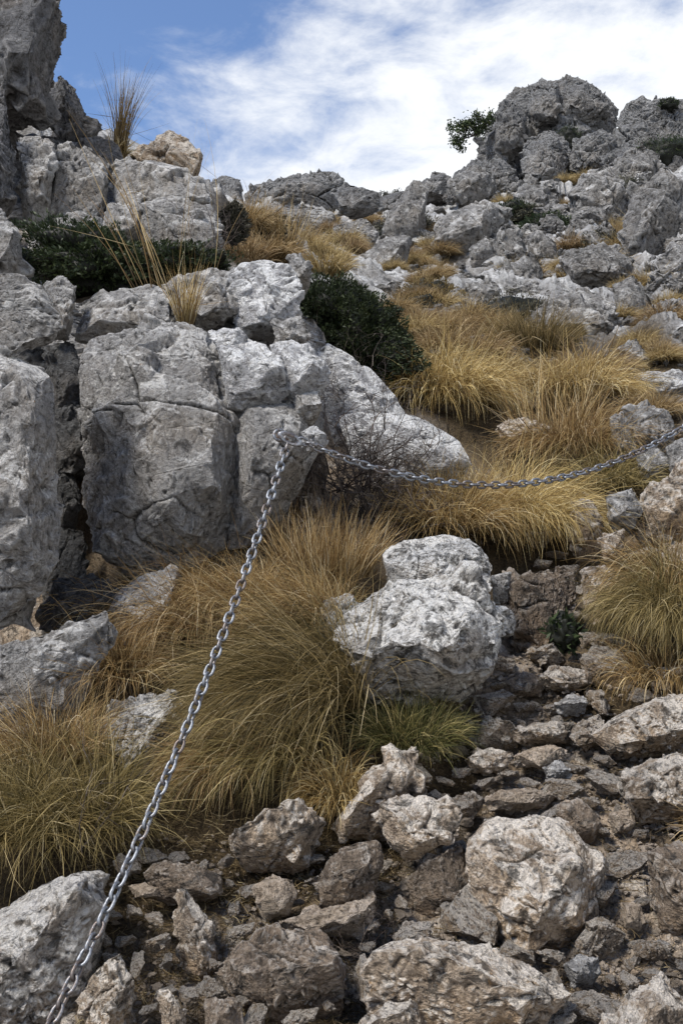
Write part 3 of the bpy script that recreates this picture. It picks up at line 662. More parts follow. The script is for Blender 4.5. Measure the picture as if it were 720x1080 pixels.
region_scatter(34, [(520,230),(640,190),(735,200),(735,370),(690,365),(560,345),(500,300)], 40, 72, hill_rock, power=1.)
region_scatter(110, [(395,262),(440,200),(520,175),(720,190),(720,345),(690,365),(560,345),(470,290)], 14, 56, hill_rock)
region_scatter(34, [(500,185),(600,170),(720,150),(720,210),(520,225)], 9, 22, hill_rock)
region_scatter(40, [(225,235),(350,215),(400,225),(400,275),(330,280),(240,270)], 8, 22, hill_rock)
region_scatter(40, [(640,330),(720,320),(720,450),(650,450),(620,400)], 10, 26, hill_rock)

# what lies just outside the frame, for a viewpoint a step aside
def out_rock(u, v, g, s):
    if not free(g, s): return False
    placed.append((g, s)); o = bpy.data.objects.new('boulder', random.choice(hill_tpl[:6])); COL.objects.link(o)
    o.location = (g[0], g[1], g[2]+s*.05); o.scale = (s, s, s*.8); o.rotation_euler = (0, 0, random.uniform(0, 6.28))
    tag(o, 'grey boulder on the slope beyond the right edge of the view', 'boulder', 'boulders beyond the right edge'); return True
region_scatter(40, [(760,330),(1020,300),(1080,1000),(770,1060)], 45, 120, out_rock)

# --- ground sheet (built after the straw list is known)
tuft_tpl = {}
def tussock_arrays(n, R0, L, spread=.9, droop=1.0, lean=(0, 0, 0), seed=0, width=.0022, segs=7, straight=.12, lvar=.35, curl=.25, tilt=None):
    r = np.random.default_rng(seed)
    a = r.uniform(0, 2*pi, n); rr = np.sqrt(r.uniform(0, 1, n))
    root = np.stack([R0*rr*np.cos(a), R0*rr*np.sin(a), r.uniform(-.02, .01, n)*L], 1)
    a2 = a+r.normal(0, .5, n); th = rr*spread*.6+np.abs(r.normal(0, spread*.38, n))
    d = np.stack([np.sin(th)*np.cos(a2), np.sin(th)*np.sin(a2), np.cos(th)], 1)+np.array(lean)*r.uniform(.5, 1.3, (n, 1))
    # locks: neighbouring blades share a sway
    sway = np.stack([noise(root/R0*2.2+seed, 3), noise(root/R0*2.2+seed+9, 4), np.zeros(n)], 1)
    d += sway*1.0*min(spread, 1)
    d /= np.linalg.norm(d, axis=1)[:, None]
    ln = L*(1-lvar*r.uniform(0, 1, n)**1.2)*(1-.35*rr*(spread > .5))
    sc_ = 1
    dr = droop*r.uniform(.45, 1.35, n)
    st = r.uniform(0, 1, n) < straight
    dr[st] *= .25; ln[st] *= r.uniform(1.05, 1.35, st.sum())
    cur = r.normal(0, curl, (n, 3)); cur[:, 2] *= .4
    kink = np.where(r.uniform(0, 1, n) < .13, r.integers(2, segs, n), -1); kd = r.normal(0, .8, (n, 3)); kd[:, 2] = -np.abs(kd[:, 2])-.2
    pos = root.copy(); cen = [pos.copy()]; tan = [d.copy()]
    for k in range(segs):
        d = np.where((kink == k)[:, None], d+kd, d)
        t = (k+1)/segs
        d = d+np.array([0, 0, -1.])*(dr*t*1.55/segs*2)[:, None]+cur/segs+np.array(lean)*(.6/segs)
        d /= np.linalg.norm(d, axis=1)[:, None]
        pos = pos+d*(ln/segs)[:, None]; cen.append(pos.copy()); tan.append(d.copy())
    cen = np.stack(cen, 1); tan = np.stack(tan, 1)
    rv = r.normal(size=(n, 1, 3)); side = np.cross(tan, rv); side /= np.linalg.norm(side, axis=2)[:, :, None]+1e-9
    t = np.linspace(0, 1, segs+1)[None, :, None]
    wd = width*r.choice([.8, 1., 1.2, 1.9], (n, 1, 1), p=[.35, .35, .2, .1])*(1-t**1.6*.85)*.5
    v = np.stack([cen-side*wd, cen+side*wd], 2)           # n, segs+1, 2, 3
    S = segs+1
    idx = np.arange(n*S*2).reshape(n, S, 2)
    f = np.stack([idx[:, :-1, 0], idx[:, :-1, 1], idx[:, 1:, 1], idx[:, 1:, 0]], -1).reshape(-1, 4)
    rnd = np.clip(r.beta(1.25, 1.5, n)+noise(root/R0*3+5, 7)*.25, 0, 1)
    br = r.uniform(0, 1, n) < .07
    rnd[br] = r.uniform(.8, 1, br.sum())
    rnd = np.repeat(rnd, S*2); al = np.repeat(np.tile(np.linspace(0, 1, S), n), 2)
    return v.reshape(-1, 3), f, rnd, al
def tussock_mesh(*a, **k):
    v, f, rnd, al = tussock_arrays(*a, **k)
    return mk_mesh('grass_tussock', v, f, attrs={'rnd': rnd, 'along': al})
def T(label, u, v, mat, n, R0, L, dz=0, Y=None, name='grass_tussock', cat='grass tussock', **k):
    g = P(u, v, Y) if Y else ground_at(u, v)
    me = tussock_mesh(n, R0, L, seed=k.pop('seed', int(u*3+v)), **k)
    o = link(name, me, M[mat], loc=(g[0], g[1], g[2]+dz)); tag(o, label, cat)
    STRAW.append((g[0], g[1], R0+L*.55)); return o
dn = (0, -.35, 0)
# centre foreground
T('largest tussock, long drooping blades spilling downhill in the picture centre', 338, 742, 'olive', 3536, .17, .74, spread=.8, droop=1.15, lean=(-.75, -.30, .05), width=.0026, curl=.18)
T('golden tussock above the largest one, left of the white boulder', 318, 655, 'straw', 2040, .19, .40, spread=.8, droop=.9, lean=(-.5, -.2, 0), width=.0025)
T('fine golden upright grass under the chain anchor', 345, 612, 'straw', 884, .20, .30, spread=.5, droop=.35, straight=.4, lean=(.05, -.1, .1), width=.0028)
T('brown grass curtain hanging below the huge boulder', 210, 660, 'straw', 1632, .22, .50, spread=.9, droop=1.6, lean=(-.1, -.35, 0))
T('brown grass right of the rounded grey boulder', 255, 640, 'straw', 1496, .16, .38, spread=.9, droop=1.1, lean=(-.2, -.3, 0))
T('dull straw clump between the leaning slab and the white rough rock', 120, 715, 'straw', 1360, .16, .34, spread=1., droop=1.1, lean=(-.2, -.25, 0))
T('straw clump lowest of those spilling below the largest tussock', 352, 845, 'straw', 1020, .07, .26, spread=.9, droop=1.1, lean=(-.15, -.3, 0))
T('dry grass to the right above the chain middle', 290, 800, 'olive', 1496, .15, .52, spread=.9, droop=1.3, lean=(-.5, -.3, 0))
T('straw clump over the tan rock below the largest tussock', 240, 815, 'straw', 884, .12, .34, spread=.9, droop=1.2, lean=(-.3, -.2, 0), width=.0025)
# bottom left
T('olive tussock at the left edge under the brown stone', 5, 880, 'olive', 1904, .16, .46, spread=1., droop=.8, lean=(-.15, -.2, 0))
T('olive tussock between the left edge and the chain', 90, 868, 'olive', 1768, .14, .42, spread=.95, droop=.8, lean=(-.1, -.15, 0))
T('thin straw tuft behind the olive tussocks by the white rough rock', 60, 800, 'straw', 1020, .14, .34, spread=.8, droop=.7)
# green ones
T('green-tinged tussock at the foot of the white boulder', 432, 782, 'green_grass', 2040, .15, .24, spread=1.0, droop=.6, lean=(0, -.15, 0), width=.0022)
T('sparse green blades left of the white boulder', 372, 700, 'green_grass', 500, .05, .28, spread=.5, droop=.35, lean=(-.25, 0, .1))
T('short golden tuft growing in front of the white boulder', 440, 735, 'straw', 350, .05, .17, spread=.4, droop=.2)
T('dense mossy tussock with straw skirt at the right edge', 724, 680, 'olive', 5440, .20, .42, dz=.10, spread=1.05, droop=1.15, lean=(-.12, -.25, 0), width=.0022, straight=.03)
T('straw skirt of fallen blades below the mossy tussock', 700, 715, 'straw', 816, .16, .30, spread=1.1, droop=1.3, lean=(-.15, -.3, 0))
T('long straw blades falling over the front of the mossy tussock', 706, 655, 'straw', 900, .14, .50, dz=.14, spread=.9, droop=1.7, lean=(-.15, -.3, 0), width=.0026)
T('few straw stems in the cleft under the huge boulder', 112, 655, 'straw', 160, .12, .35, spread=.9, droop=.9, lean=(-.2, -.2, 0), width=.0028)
# mid distance
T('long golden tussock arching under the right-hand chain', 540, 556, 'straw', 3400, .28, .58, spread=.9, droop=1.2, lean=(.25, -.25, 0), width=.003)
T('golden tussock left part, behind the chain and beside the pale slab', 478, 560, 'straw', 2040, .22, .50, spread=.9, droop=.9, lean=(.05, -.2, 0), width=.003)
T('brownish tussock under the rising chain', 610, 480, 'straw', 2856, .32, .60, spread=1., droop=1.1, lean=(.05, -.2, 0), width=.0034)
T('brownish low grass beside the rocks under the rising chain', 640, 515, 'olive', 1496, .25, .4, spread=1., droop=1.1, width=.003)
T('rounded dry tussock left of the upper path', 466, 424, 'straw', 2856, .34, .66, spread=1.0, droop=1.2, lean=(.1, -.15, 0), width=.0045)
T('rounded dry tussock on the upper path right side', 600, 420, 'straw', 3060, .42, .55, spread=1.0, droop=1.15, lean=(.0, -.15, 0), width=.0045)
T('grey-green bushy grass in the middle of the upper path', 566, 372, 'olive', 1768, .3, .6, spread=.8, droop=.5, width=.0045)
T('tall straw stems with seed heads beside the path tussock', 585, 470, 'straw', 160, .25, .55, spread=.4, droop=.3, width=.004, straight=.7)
# on the rocks
T('golden upright tuft growing between the two middle-tier boulders', 196, 342, 'straw', 150, .04, .30, Y=4.35, spread=.25, droop=.25, width=.0035, straight=.5)
T('spiky dark grass plume on the skyline left of the perched boulder', 126, 168, 'leaf_gold', 170, .05, .72, Y=7.3, spread=.10, droop=.06, width=.005, straight=.4, lean=(.08, 0, .1))
T('low straw clump at the foot of the skyline plume', 118, 162, 'straw', 320, .12, .18, Y=7.3, spread=.9, droop=.6, width=.006)
T('tall thin straw stems in front of the rock stack', 195, 300, 'straw', 20, .25, .85, Y=5.0, spread=.35, droop=.25, width=.003, straight=.8)
T('leaning straw stems left of the sloping block', 160, 305, 'straw', 14, .10, .85, Y=4.75, spread=.2, droop=.1, width=.005, lean=(-.5, 0, .2), straight=.8)
T('upright straw clump above the small grey leaning stone', 298, 268, 'far_straw', 260, .2, .6, spread=.5, droop=.2, width=.008, straight=.4)
T('golden arching clump left of the evergreen mound top', 342, 292, 'far_straw', 600, .2, .6, spread=.8, droop=.6, width=.008, lean=(-.1, 0, 0))
T('golden clump left of the upright straw on the rocks', 255, 275, 'far_straw', 500, .25, .4, spread=.8, droop=.5, width=.008)

# far tussocks, individuals sharing a few meshes
tp = []
for i in range(8):
    me = tussock_mesh(900, .32, .75, spread=.95, droop=.85, lean=(.05, -.12, 0), seed=300+i, width=.011, segs=5); me.materials.append(M['far_straw']); tp.append(me)
def hill_grass(lo, hi, label, group, sp=.5):
    def fn(u, v, g, s):
        for q, t in placed:
            if math.hypot(g[0]-q[0], g[1]-q[1]) < t*.42: return False
        s2 = random.uniform(lo, hi)
        o = bpy.data.objects.new('grass_tussock', random.choice(tp)); COL.objects.link(o)
        o.location = (g[0], g[1], g[2]+.02); o.scale = (s2, s2, s2*random.uniform(.75, 1.1)); o.rotation_euler = (0, 0, random.uniform(-.7, .7))
        tag(o, label, 'grass tussock', group); STRAW.append((g[0], g[1], s2*.7)); return True
    return fn
region_scatter(60, [(385,285),(430,272),(465,290),(540,345),(640,370),(640,430),(540,440),(440,400),(400,320)], 18, 44, hill_rock)
region_scatter(24, [(385,285),(430,272),(465,290),(510,335),(560,362),(540,375),(440,350),(400,320)], 10, 20, hill_grass(.3, .52, 'golden dry tussock in the grassy strip leading up to the hillside', 'golden tussocks along the upper path'))
region_scatter(10, [(425,350),(540,372),(620,395),(640,430),(540,440),(430,400)], 10, 20, hill_grass(.45, .7, 'straw-coloured tussock on the upper path above the chain', 'straw tussocks by the upper path'))
region_scatter(30, [(400,275),(450,210),(530,175),(640,165),(720,200),(720,345),(640,345),(540,320),(470,290)], 10, 20, hill_grass(.35, .75, 'pale dry tussock growing between boulders of the hillside', 'dry tussocks between the hillside boulders'))
region_scatter(14, [(225,250),(300,235),(390,235),(390,290),(310,290)], 10, 20, hill_grass(.5, .8, 'dry tussock among the rocks below the left ridge', 'dry tussocks below the left ridge'))
region_scatter(12, [(770,400),(1020,380),(1020,900),(790,980)], 10, 20, hill_grass(.35, .5, 'straw tussock on the slope beyond the right edge of the view', 'tussocks beyond the right edge'))
region_scatter(10, [(640,330),(720,320),(720,450),(650,450)], 10, 20, hill_grass(.3, .45, 'short brown tussock among the rocks near the right edge', 'short brown tussocks near the right edge'))

# ------------------------------------------------------------------ shrubs
def leaf_cloud(n, radii, seed=0, size=.02, lump=.28, asp=2.6, low=-.25, layers=.22):
    r = np.random.default_rng(seed)
    d = r.normal(size=(n, 3)); d /= np.linalg.norm(d, axis=1)[:, None]; d = d[d[:, 2] > low]; n = len(d)
    rad = 1+lump*fbm(d*2.2+seed, 4, seed)*1.6
    depth = 1-layers*r.uniform(0, 1, n)**1.5
    p = d*(rad*depth)[:, None]*np.array(radii)
    ax = d+r.normal(0, .55, (n, 3))+np.array([0, 0, .35]); ax /= np.linalg.norm(ax, axis=1)[:, None]
    sd = np.cross(ax, r.normal(size=(n, 3))); sd /= np.linalg.norm(sd, axis=1)[:, None]
    s = size*r.uniform(.6, 1.4, n)[:, None]
    v = np.stack([p-ax*s*.5, p+sd*s/asp*.5, p+ax*s*.6, p-sd*s/asp*.5], 1)
    f = np.arange(n*4).reshape(n, 4)
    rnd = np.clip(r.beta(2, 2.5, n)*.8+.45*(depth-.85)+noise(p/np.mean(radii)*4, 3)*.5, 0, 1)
    return v.reshape(-1, 3), f, np.repeat(rnd, 4), np.ones(n*4)
def shrub(label, u, v, radii, mat, n, Y=None, size=.02, seed=0, dz=0, name='shrub', cat='shrub', rot=0, tiltx=0, lump=.28, low=-.25):
    g = P(u, v, Y) if Y else ground_at(u, v)
    while g is None: v += 4; g = ground_at(u, v)
    root = bpy.data.objects.new(name, None); COL.objects.link(root); root.location = (g[0], g[1], g[2]+dz); root.rotation_euler = (tiltx, rot, 0); tag(root, label, cat)
    vv, f, rn, al = leaf_cloud(n, radii, seed, size, lump=lump, low=low)
    link('foliage', mk_mesh('foliage', vv, f, attrs={'rnd': rn, 'along': al}), M[mat], root)
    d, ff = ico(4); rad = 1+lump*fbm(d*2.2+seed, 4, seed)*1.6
    link('shade_core', mk_mesh('shade_core', d*(rad*.80)[:, None]*np.array(radii, np.float32), ff, attrs={'rnd': np.zeros(len(d)), 'along': np.ones(len(d))}), M['core'], root)  # solid dark core, painted stand-in for the shade inside the foliage
    return root
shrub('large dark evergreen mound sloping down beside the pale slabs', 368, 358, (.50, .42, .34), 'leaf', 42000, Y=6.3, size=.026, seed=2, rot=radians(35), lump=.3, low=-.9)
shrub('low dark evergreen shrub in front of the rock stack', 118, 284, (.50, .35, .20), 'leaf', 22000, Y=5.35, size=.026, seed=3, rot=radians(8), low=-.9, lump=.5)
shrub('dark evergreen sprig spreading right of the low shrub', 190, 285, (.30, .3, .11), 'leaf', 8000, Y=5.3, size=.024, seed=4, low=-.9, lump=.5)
shrub('green shrub behind the stack beside the large rounded block', 246, 238, (.13, .12, .20), 'leaf_grey', 5000, Y=8, size=.03, seed=5, low=-.7)
for (u, v, rx, rz, mt, n, lb) in [(535,232,.95,.32,'leaf','6000','dark shrub spread below the pale rib of the hillside'),(575,240,.5,.25,'leaf',3500,'small dark shrub right of the hillside shrub'),
      (430,243,.7,.4,'leaf_grey',3500,'grey heath bush between saddle slab and wide smooth rock'),(495,262,.62,.30,'leaf_gold',4000,'golden brown cushion bush under the tilted slab'),
      (655,212,.6,.5,'leaf_grey',4500,'dark heath left of the huge leaning boulder'),(640,265,.5,.3,'leaf_grey',3500,'grey bush below the rough rock near the leaning boulder'),(545,345,.55,.34,'leaf_grey',5000,'grey twiggy bush above the upper path bend'),
      (455,318,.42,.28,'leaf_gold',4500,'round olive cushion beside the path grass'),(705,165,1.0,.5,'leaf',3500,'dark shrub on the right-hand crag ledge'),(440,330,.35,.2,'leaf_gold',3000,'low brown cushion next to the evergreen mound'),
      (552,232,.5,.3,'leaf_grey',2500,'dull bush beside the squat hillside boulder'),(415,205,.6,.3,'leaf_grey',1500,'small bush at the saddle skyline'),(620,345,.35,.2,'leaf',3000,'small green shrub at the foot of the low outcrop'),
      (270,250,.4,.25,'leaf_grey',3000,'low dark bush left of the upright straw'),(705,110,.35,.2,'leaf',700,'tiny bush on top of the right-hand crag'),(598,150,.5,.5,'leaf',1500,'dark bush in the summit crack')]:
    Yk = {705: 27.0 if v == 110 else 24., 598: 27.5}.get(u)
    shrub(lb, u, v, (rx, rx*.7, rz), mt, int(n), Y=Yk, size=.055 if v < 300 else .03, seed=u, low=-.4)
# small green plant in the hollow
shrub('small fresh green plant in the brown hollow', 594, 668, (.07, .05, .09), 'leaf', 160, size=.035, Y=3.5, seed=9, low=-.9)

# dead twig shrub
def twigs(n_stems, R0, L, seed=0, depth=4, r0=.006, lean=(0, 0, 0), up=.5):
    r = random.Random(seed); segs = []
    def grow(p, d, l, rad, k):
        q = p
        for i in range(3):
            d2 = d+np.array([r.gauss(0, .28) for _ in range(3)]); d = d2/np.linalg.norm(d2)
            q2 = q+d*l/3; segs.append((q, q2, rad*(1-.18*i), rad*(1-.18*(i+1)), r.random())); q = q2
            if k > 0 and r.random() < .85:
                e = d+np.array([r.gauss(0, .75) for _ in range(3)]); e /= np.linalg.norm(e)
                grow(q, e, l*r.uniform(.5, .75), rad*.6, k-1)
    for s in range(n_stems):
        a = r.uniform(0, 6.28); th = r.uniform(0, 1.2)
        d = np.array([sin(th)*cos(a), sin(th)*sin(a), cos(th)*up+.2])+np.array(lean); d /= np.linalg.norm(d)
        grow(np.array([r.uniform(-R0, R0), r.uniform(-R0, R0)*.6, 0.]), d, L*r.uniform(.6, 1.1), r0, depth)
    A = np.array([s[0] for s in segs]); B = np.array([s[1] for s in segs]); ra = np.array([s[2] for s in segs]); rb = np.array([s[3] for s in segs]); rn = np.array([s[4] for s in segs])
    t = B-A; t /= np.linalg.norm(t, axis=1)[:, None]+1e-9
    x = np.cross(t, [.3, .5, .81]); x /= np.linalg.norm(x, axis=1)[:, None]+1e-9; y = np.cross(t, x)
    vs = []
    for k in range(3):
        a = k*2*pi/3; vs.append(A+(x*cos(a)+y*sin(a))*ra[:, None])
    for k in range(3):
        a = k*2*pi/3; vs.append(B+(x*cos(a)+y*sin(a))*rb[:, None])
    v = np.stack(vs, 1); n = len(segs); b = np.arange(n)[:, None]*6
    f = np.concatenate([b+np.array([k, (k+1) % 3, (k+1) % 3+3, k+3]) for k in range(3)], 0)
    ends = B
    return mk_mesh('twigs', v.reshape(-1, 3), f, attrs={'rnd': np.repeat(rn, 6), 'along': np.ones(n*6)}), ends
def dead(label, u, v, Y, ns, R0, L, seed, **k):
    me, _ = twigs(ns, R0, L, seed, **k); o = link('dead_shrub', me, M['twig'], loc=P(u, v, Y)); tag(o, label, 'dead shrub'); return o
dead('dark tangle of dead twigs between anchor boulder and pale slab', 392, 560, 4.25, 24, .18, .36, 1, r0=.006)
dead('dead twigs climbing beside the boulder right of the anchor', 372, 520, 4.3, 26, .13, .34, 2, r0=.005)
dead('dead twig mat in front of the lower pale slab', 430, 562, 4.25, 18, .18, .20, 3, up=.3, r0=.005)
dead('thin dead twigs above the anchor, against the evergreen', 350, 430, 4.9, 14, .1, .30, 4, r0=.004)
dead('bare dark twigs on the large rounded block', 212, 275, 5.35, 9, .12, .26, 5, depth=3, r0=.004)
dead('dry brown debris shrub by the bottom ledge', 375, 1000, 2.35, 16, .07, .09, 6, depth=3, r0=.0018, up=.3)
dead('bare seed stalk standing in the bottom left grass', 85, 900, 2.42, 2, .03, .28, 7, depth=2, r0=.0022)

# lone tree on the skyline
root = bpy.data.objects.new('small_tree', None); COL.objects.link(root); root.location = P(504, 143, 28); tag(root, 'lone small leafy tree leaning out against the sky left of the summit', 'tree')
me, ends = twigs(4, .05, .52, 21, depth=4, r0=.035, lean=(-1.0, 0, .30), up=.7)
link('trunk', me, M['twig'], root)
r_ = np.random.default_rng(3); ctr = []
ends2 = ends[r_.integers(0, len(ends), 2400)]+r_.normal(0, .07, (2400, 3))
ax = r_.normal(size=(2400, 3)); ax /= np.linalg.norm(ax, axis=1)[:, None]; sd = np.cross(ax, r_.normal(size=(2400, 3))); sd /= np.linalg.norm(sd, axis=1)[:, None]
sz = .085
vv = np.stack([ends2-ax*sz*.5, ends2+sd*sz*.3, ends2+ax*sz*.5, ends2-sd*sz*.3], 1).reshape(-1, 3)
link('crown', mk_mesh('crown', vv, np.arange(9600).reshape(-1, 4), attrs={'rnd': np.repeat(r_.uniform(0, 1, 2400), 4), 'along': np.ones(9600)}), M['leaf'], root)

# ------------------------------------------------------------------ chain
def link_mesh():
    p, w, d = .032, .0335, .0092    # pitch (inner length), outer width, wire
    R_ = (w-d)/2; S = (p+d)/2-R_   # centre line half length of the straights
    path = []
    nA = 7
    for i in range(nA): a = -pi/2+pi*i/(nA-1); path.append((S+R_*cos(a), R_*sin(a)))
    for i in range(nA): a = pi/2+pi*i/(nA-1); path.append((-S+R_*cos(a), R_*sin(a)))
    n = len(path); k = 8; v = []
    for i in range(n):
        x0, y0 = path[i-1]; x1, y1 = path[(i+1) % n]; t = np.array([x1-x0, y1-y0, 0.]); t /= np.linalg.norm(t)
        nn = np.array([-t[1], t[0], 0])
        for j in range(k):
            a = 2*pi*j/k; v.append(np.array([*path[i], 0])+nn*cos(a)*d/2+np.array([0, 0, 1.])*sin(a)*d/2)
    f = [[i*k+j, ((i+1) % n)*k+j, ((i+1) % n)*k+(j+1) % k, i*k+(j+1) % k] for i in range(n) for j in range(k)]
    return mk_mesh('link', v, f)
LM = link_mesh(); LM.materials.append(M['steel'])
from mathutils import Vector, Matrix
def chain(label, A, B, sag, twist=.0, seed=1, name='chain'):
    A, B = np.array(A), np.array(B); r = random.Random(seed)
    ts = np.linspace(0, 1, 3000); C = A+(B-A)*ts[:, None]; C[:, 2] -= sag*4*ts*(1-ts)
    s = np.concatenate([[0], np.cumsum(np.linalg.norm(np.diff(C, axis=0), axis=1))])
    root = bpy.data.objects.new(name, None); COL.objects.link(root); root.location = A; tag(root, label, 'chain')
    n = int(s[-1]/.032)
    tw = r.uniform(0, 1)
    for i in range(n):
        m_ = (i+.5)*.032; p = np.array([np.interp(m_, s, C[:, k]) for k in range(3)]); q = np.array([np.interp(m_+.004, s, C[:, k]) for k in range(3)])
        t = Vector(q-p).normalized(); up = Vector((0, 0, 1)) if abs(t.z) < .9 else Vector((0, 1, 0))
        y = t.cross(up).normalized(); z = t.cross(y)
        tw += r.gauss(twist, .05)
        Mx = Matrix((t, y, z)).transposed().to_4x4() @ Matrix.Rotation((pi/2 if i % 2 else 0)+.75+tw+r.uniform(-.16, .16), 4, 'X')
        Mx.translation = Vector(p-A)
        o = bpy.data.objects.new('link', LM); COL.objects.link(o); o.parent = root; o.matrix_basis = Mx
    return n
AP = P(303, 466, 3.2)          # where both chains meet the shackle
n1 = chain('galvanised handrail chain hanging from the boulder down to the bottom left', AP+np.array([0, 0, -.005]), P(38, 1110, 1.86), .115, seed=3)
RE = P(742, 436, 3.95)
n2 = chain('galvanised chain sagging from the boulder across the path to the right', P(316, 464, 3.21), RE, .235, seed=5)
print('links', n1, n2)
def torus_part(name, R_, r_, mat, parent, loc, rot, stretch=1.0, arc=2*pi, k=10, n=28):
    v = []; f = []
    for i in range(n):
        a = arc*i/(n if arc > 6.2 else n-1)
        for j in range(k):
            b = 2*pi*j/k; rr = R_+r_*cos(b); v.append((rr*cos(a)*stretch, rr*sin(a), r_*sin(b)))
    m_ = n if arc > 6.2 else n-1
    for i in range(m_):
        for j in range(k): f.append([i*k+j, ((i+1) % n)*k+j, ((i+1) % n)*k+(j+1) % k, i*k+(j+1) % k])
    o = link(name, mk_mesh(name, v, f), M[mat], parent, loc); o.rotation_euler = rot; return o
def rod_part(name, a, b, r_, mat, parent, k=12, caps=True):
    a, b = Vector(a), Vector(b); t = (b-a).normalized(); x = t.orthogonal().normalized(); y = t.cross(x); v = []
    for c, rr in ((a, .001), (a, r_), (b, r_), (b, .001)):
        for j in range(k):
            w = 2*pi*j/k; v.append(c+(x*cos(w)+y*sin(w))*rr)
    f = [[i*k+j, (i+1)*k+j, (i+1)*k+(j+1) % k, i*k+(j+1) % k] for i in range(3) for j in range(k)]
    return link(name, mk_mesh(name, [tuple(q) for q in v], f, smooth=False), M[mat], parent)
# eye bolt in the boulder and the quick link that joins both chains to it
eb = bpy.data.objects.new('eye_bolt', None); COL.objects.link(eb); eb.location = P(295, 459, 3.22); tag(eb, 'steel eye bolt set into the boulder face', 'eye bolt')
torus_part('eye', .021, .0055, 'steel', eb, (0, 0, 0), (radians(75), radians(10), radians(15)))
rod_part('shank', (-.002, .015, .002), (.0, .45, .02), .0065, 'rust', eb)
rod_part('nut', (-.001, .020, .002), (-.001, .034, .002), .014, 'rust', eb, k=6)
ql = bpy.data.objects.new('quick_link', None); COL.objects.link(ql); ql.location = P(306, 463, 3.19); tag(ql, 'oblong steel quick link joining both chains to the bolt', 'quick link')
torus_part('body', .016, .0055, 'steel', ql, (0, 0, 0), (radians(90), radians(24), radians(10)), stretch=2.3)
rod_part('sleeve', (-.012, -.004, .0205), (.014, -.004, .0085), .0075, 'steel', ql, k=6)
# ground stakes that hold the far chain ends, just outside the frame
for (pt, lb) in ((RE, 'rusty iron stake holding the right end of the chain'), (P(38, 1110, 1.86), 'rusty iron stake holding the bottom end of the chain')):
    gz = terrain(pt[0], pt[1])[0]
    st = bpy.data.objects.new('iron_stake', None); COL.objects.link(st); st.location = pt; tag(st, lb, 'iron stake')
    rod_part('rod', (0, 0, .03), (.03, .02, min(gz-pt[2], -.05)-.25), .009, 'rust', st)
    torus_part('ring', .016, .004, 'rust', st, (0, 0, 0), (radians(90), 0, 0))

# ------------------------------------------------------------------ loose stones on the path and gravel
st_tpl = []
for i in range(8):
    me = random_rock_mesh('stone', 400+i, 3, amp=1.1); me.materials.append(M['stone']); st_tpl.append(me)
def loose(u, v, g, s):
    o = bpy.data.objects.new('stone', random.choice(st_tpl)); COL.objects.link(o)
    o.location = (g[0], g[1], g[2]-.02+s*.1); o.scale = (s*random.uniform(.9, 1.4), s, s*random.uniform(.6, 1)); o.rotation_euler = (random.uniform(-.4, .4), random.uniform(-.4, .4), random.uniform(0, 6.28))
    tag(o, 'small loose limestone stone lying in the dirt of the path', 'stone', 'loose stones on the path'); return True
fg_tpl = []
for i in range(7):
    me = random_rock_mesh('rock', 500+i, 5, amp=1.0, flat=.7); me.materials.append(M['tan']); fg_tpl.append(me)
def fgrock(u, v, g, s):
    for q, t in placed:
        if math.hypot(g[0]-q[0], g[1]-q[1]) < (s+t)*.36: return False
    for q, t in HERO:
        if math.hypot(g[0]-q[0], g[1]-q[1]) < (s+t)*.29: return False
    placed.append((g, s)); o = bpy.data.objects.new('rock', random.choice(fg_tpl)); COL.objects.link(o)
    o.location = (g[0], g[1], g[2]+s*.03); o.scale = (s*random.uniform(.9, 1.4), s, s*random.uniform(.7, 1.1)); o.rotation_euler = (random.uniform(-.4, .4), random.uniform(-.4, .4), random.uniform(0, 6.28))
    tag(o, 'tan angular rock half bedded in the dirt between the larger boulders of the path' if u > 380 else 'tan angular rock half bedded among dead grass left of the path', 'rock', 'half bedded rocks on the path' if u > 380 else 'half bedded rocks left of the path'); return True
region_scatter(34, [(390,860),(470,790),(560,700),(640,690),(740,720),(740,1080),(380,1080)], 50, 92, fgrock, power=1.2, tries=60)
region_scatter(95, [(390,840),(480,760),(540,690),(640,670),(730,740),(730,1080),(380,1080)], 20, 60, fgrock, power=1.5, tries=40)
region_scatter(34, [(110,900),(380,900),(390,1080),(90,1080)], 22, 50, fgrock, power=1.4, tries=30)
region_scatter(30, [(540,600),(640,490),(735,440),(735,560),(640,640),(560,690)], 24, 52, fgrock, power=1.4, tries=30)
region_scatter(190, [(395,830),(480,740),(540,700),(640,690),(720,740),(720,1080),(380,1080),(400,980)], 7, 26, loose, power=2.6)
def loose2(u, v, g, s):
    loose(u, v, g, s); o = COL.objects[-1]
    o['label'] = 'small loose stone among dead grass left of the path'; o['group'] = 'loose stones left of the path'; return True
region_scatter(60, [(120,900),(380,880),(390,1080),(90,1080)], 7, 22, loose2, power=2.4)

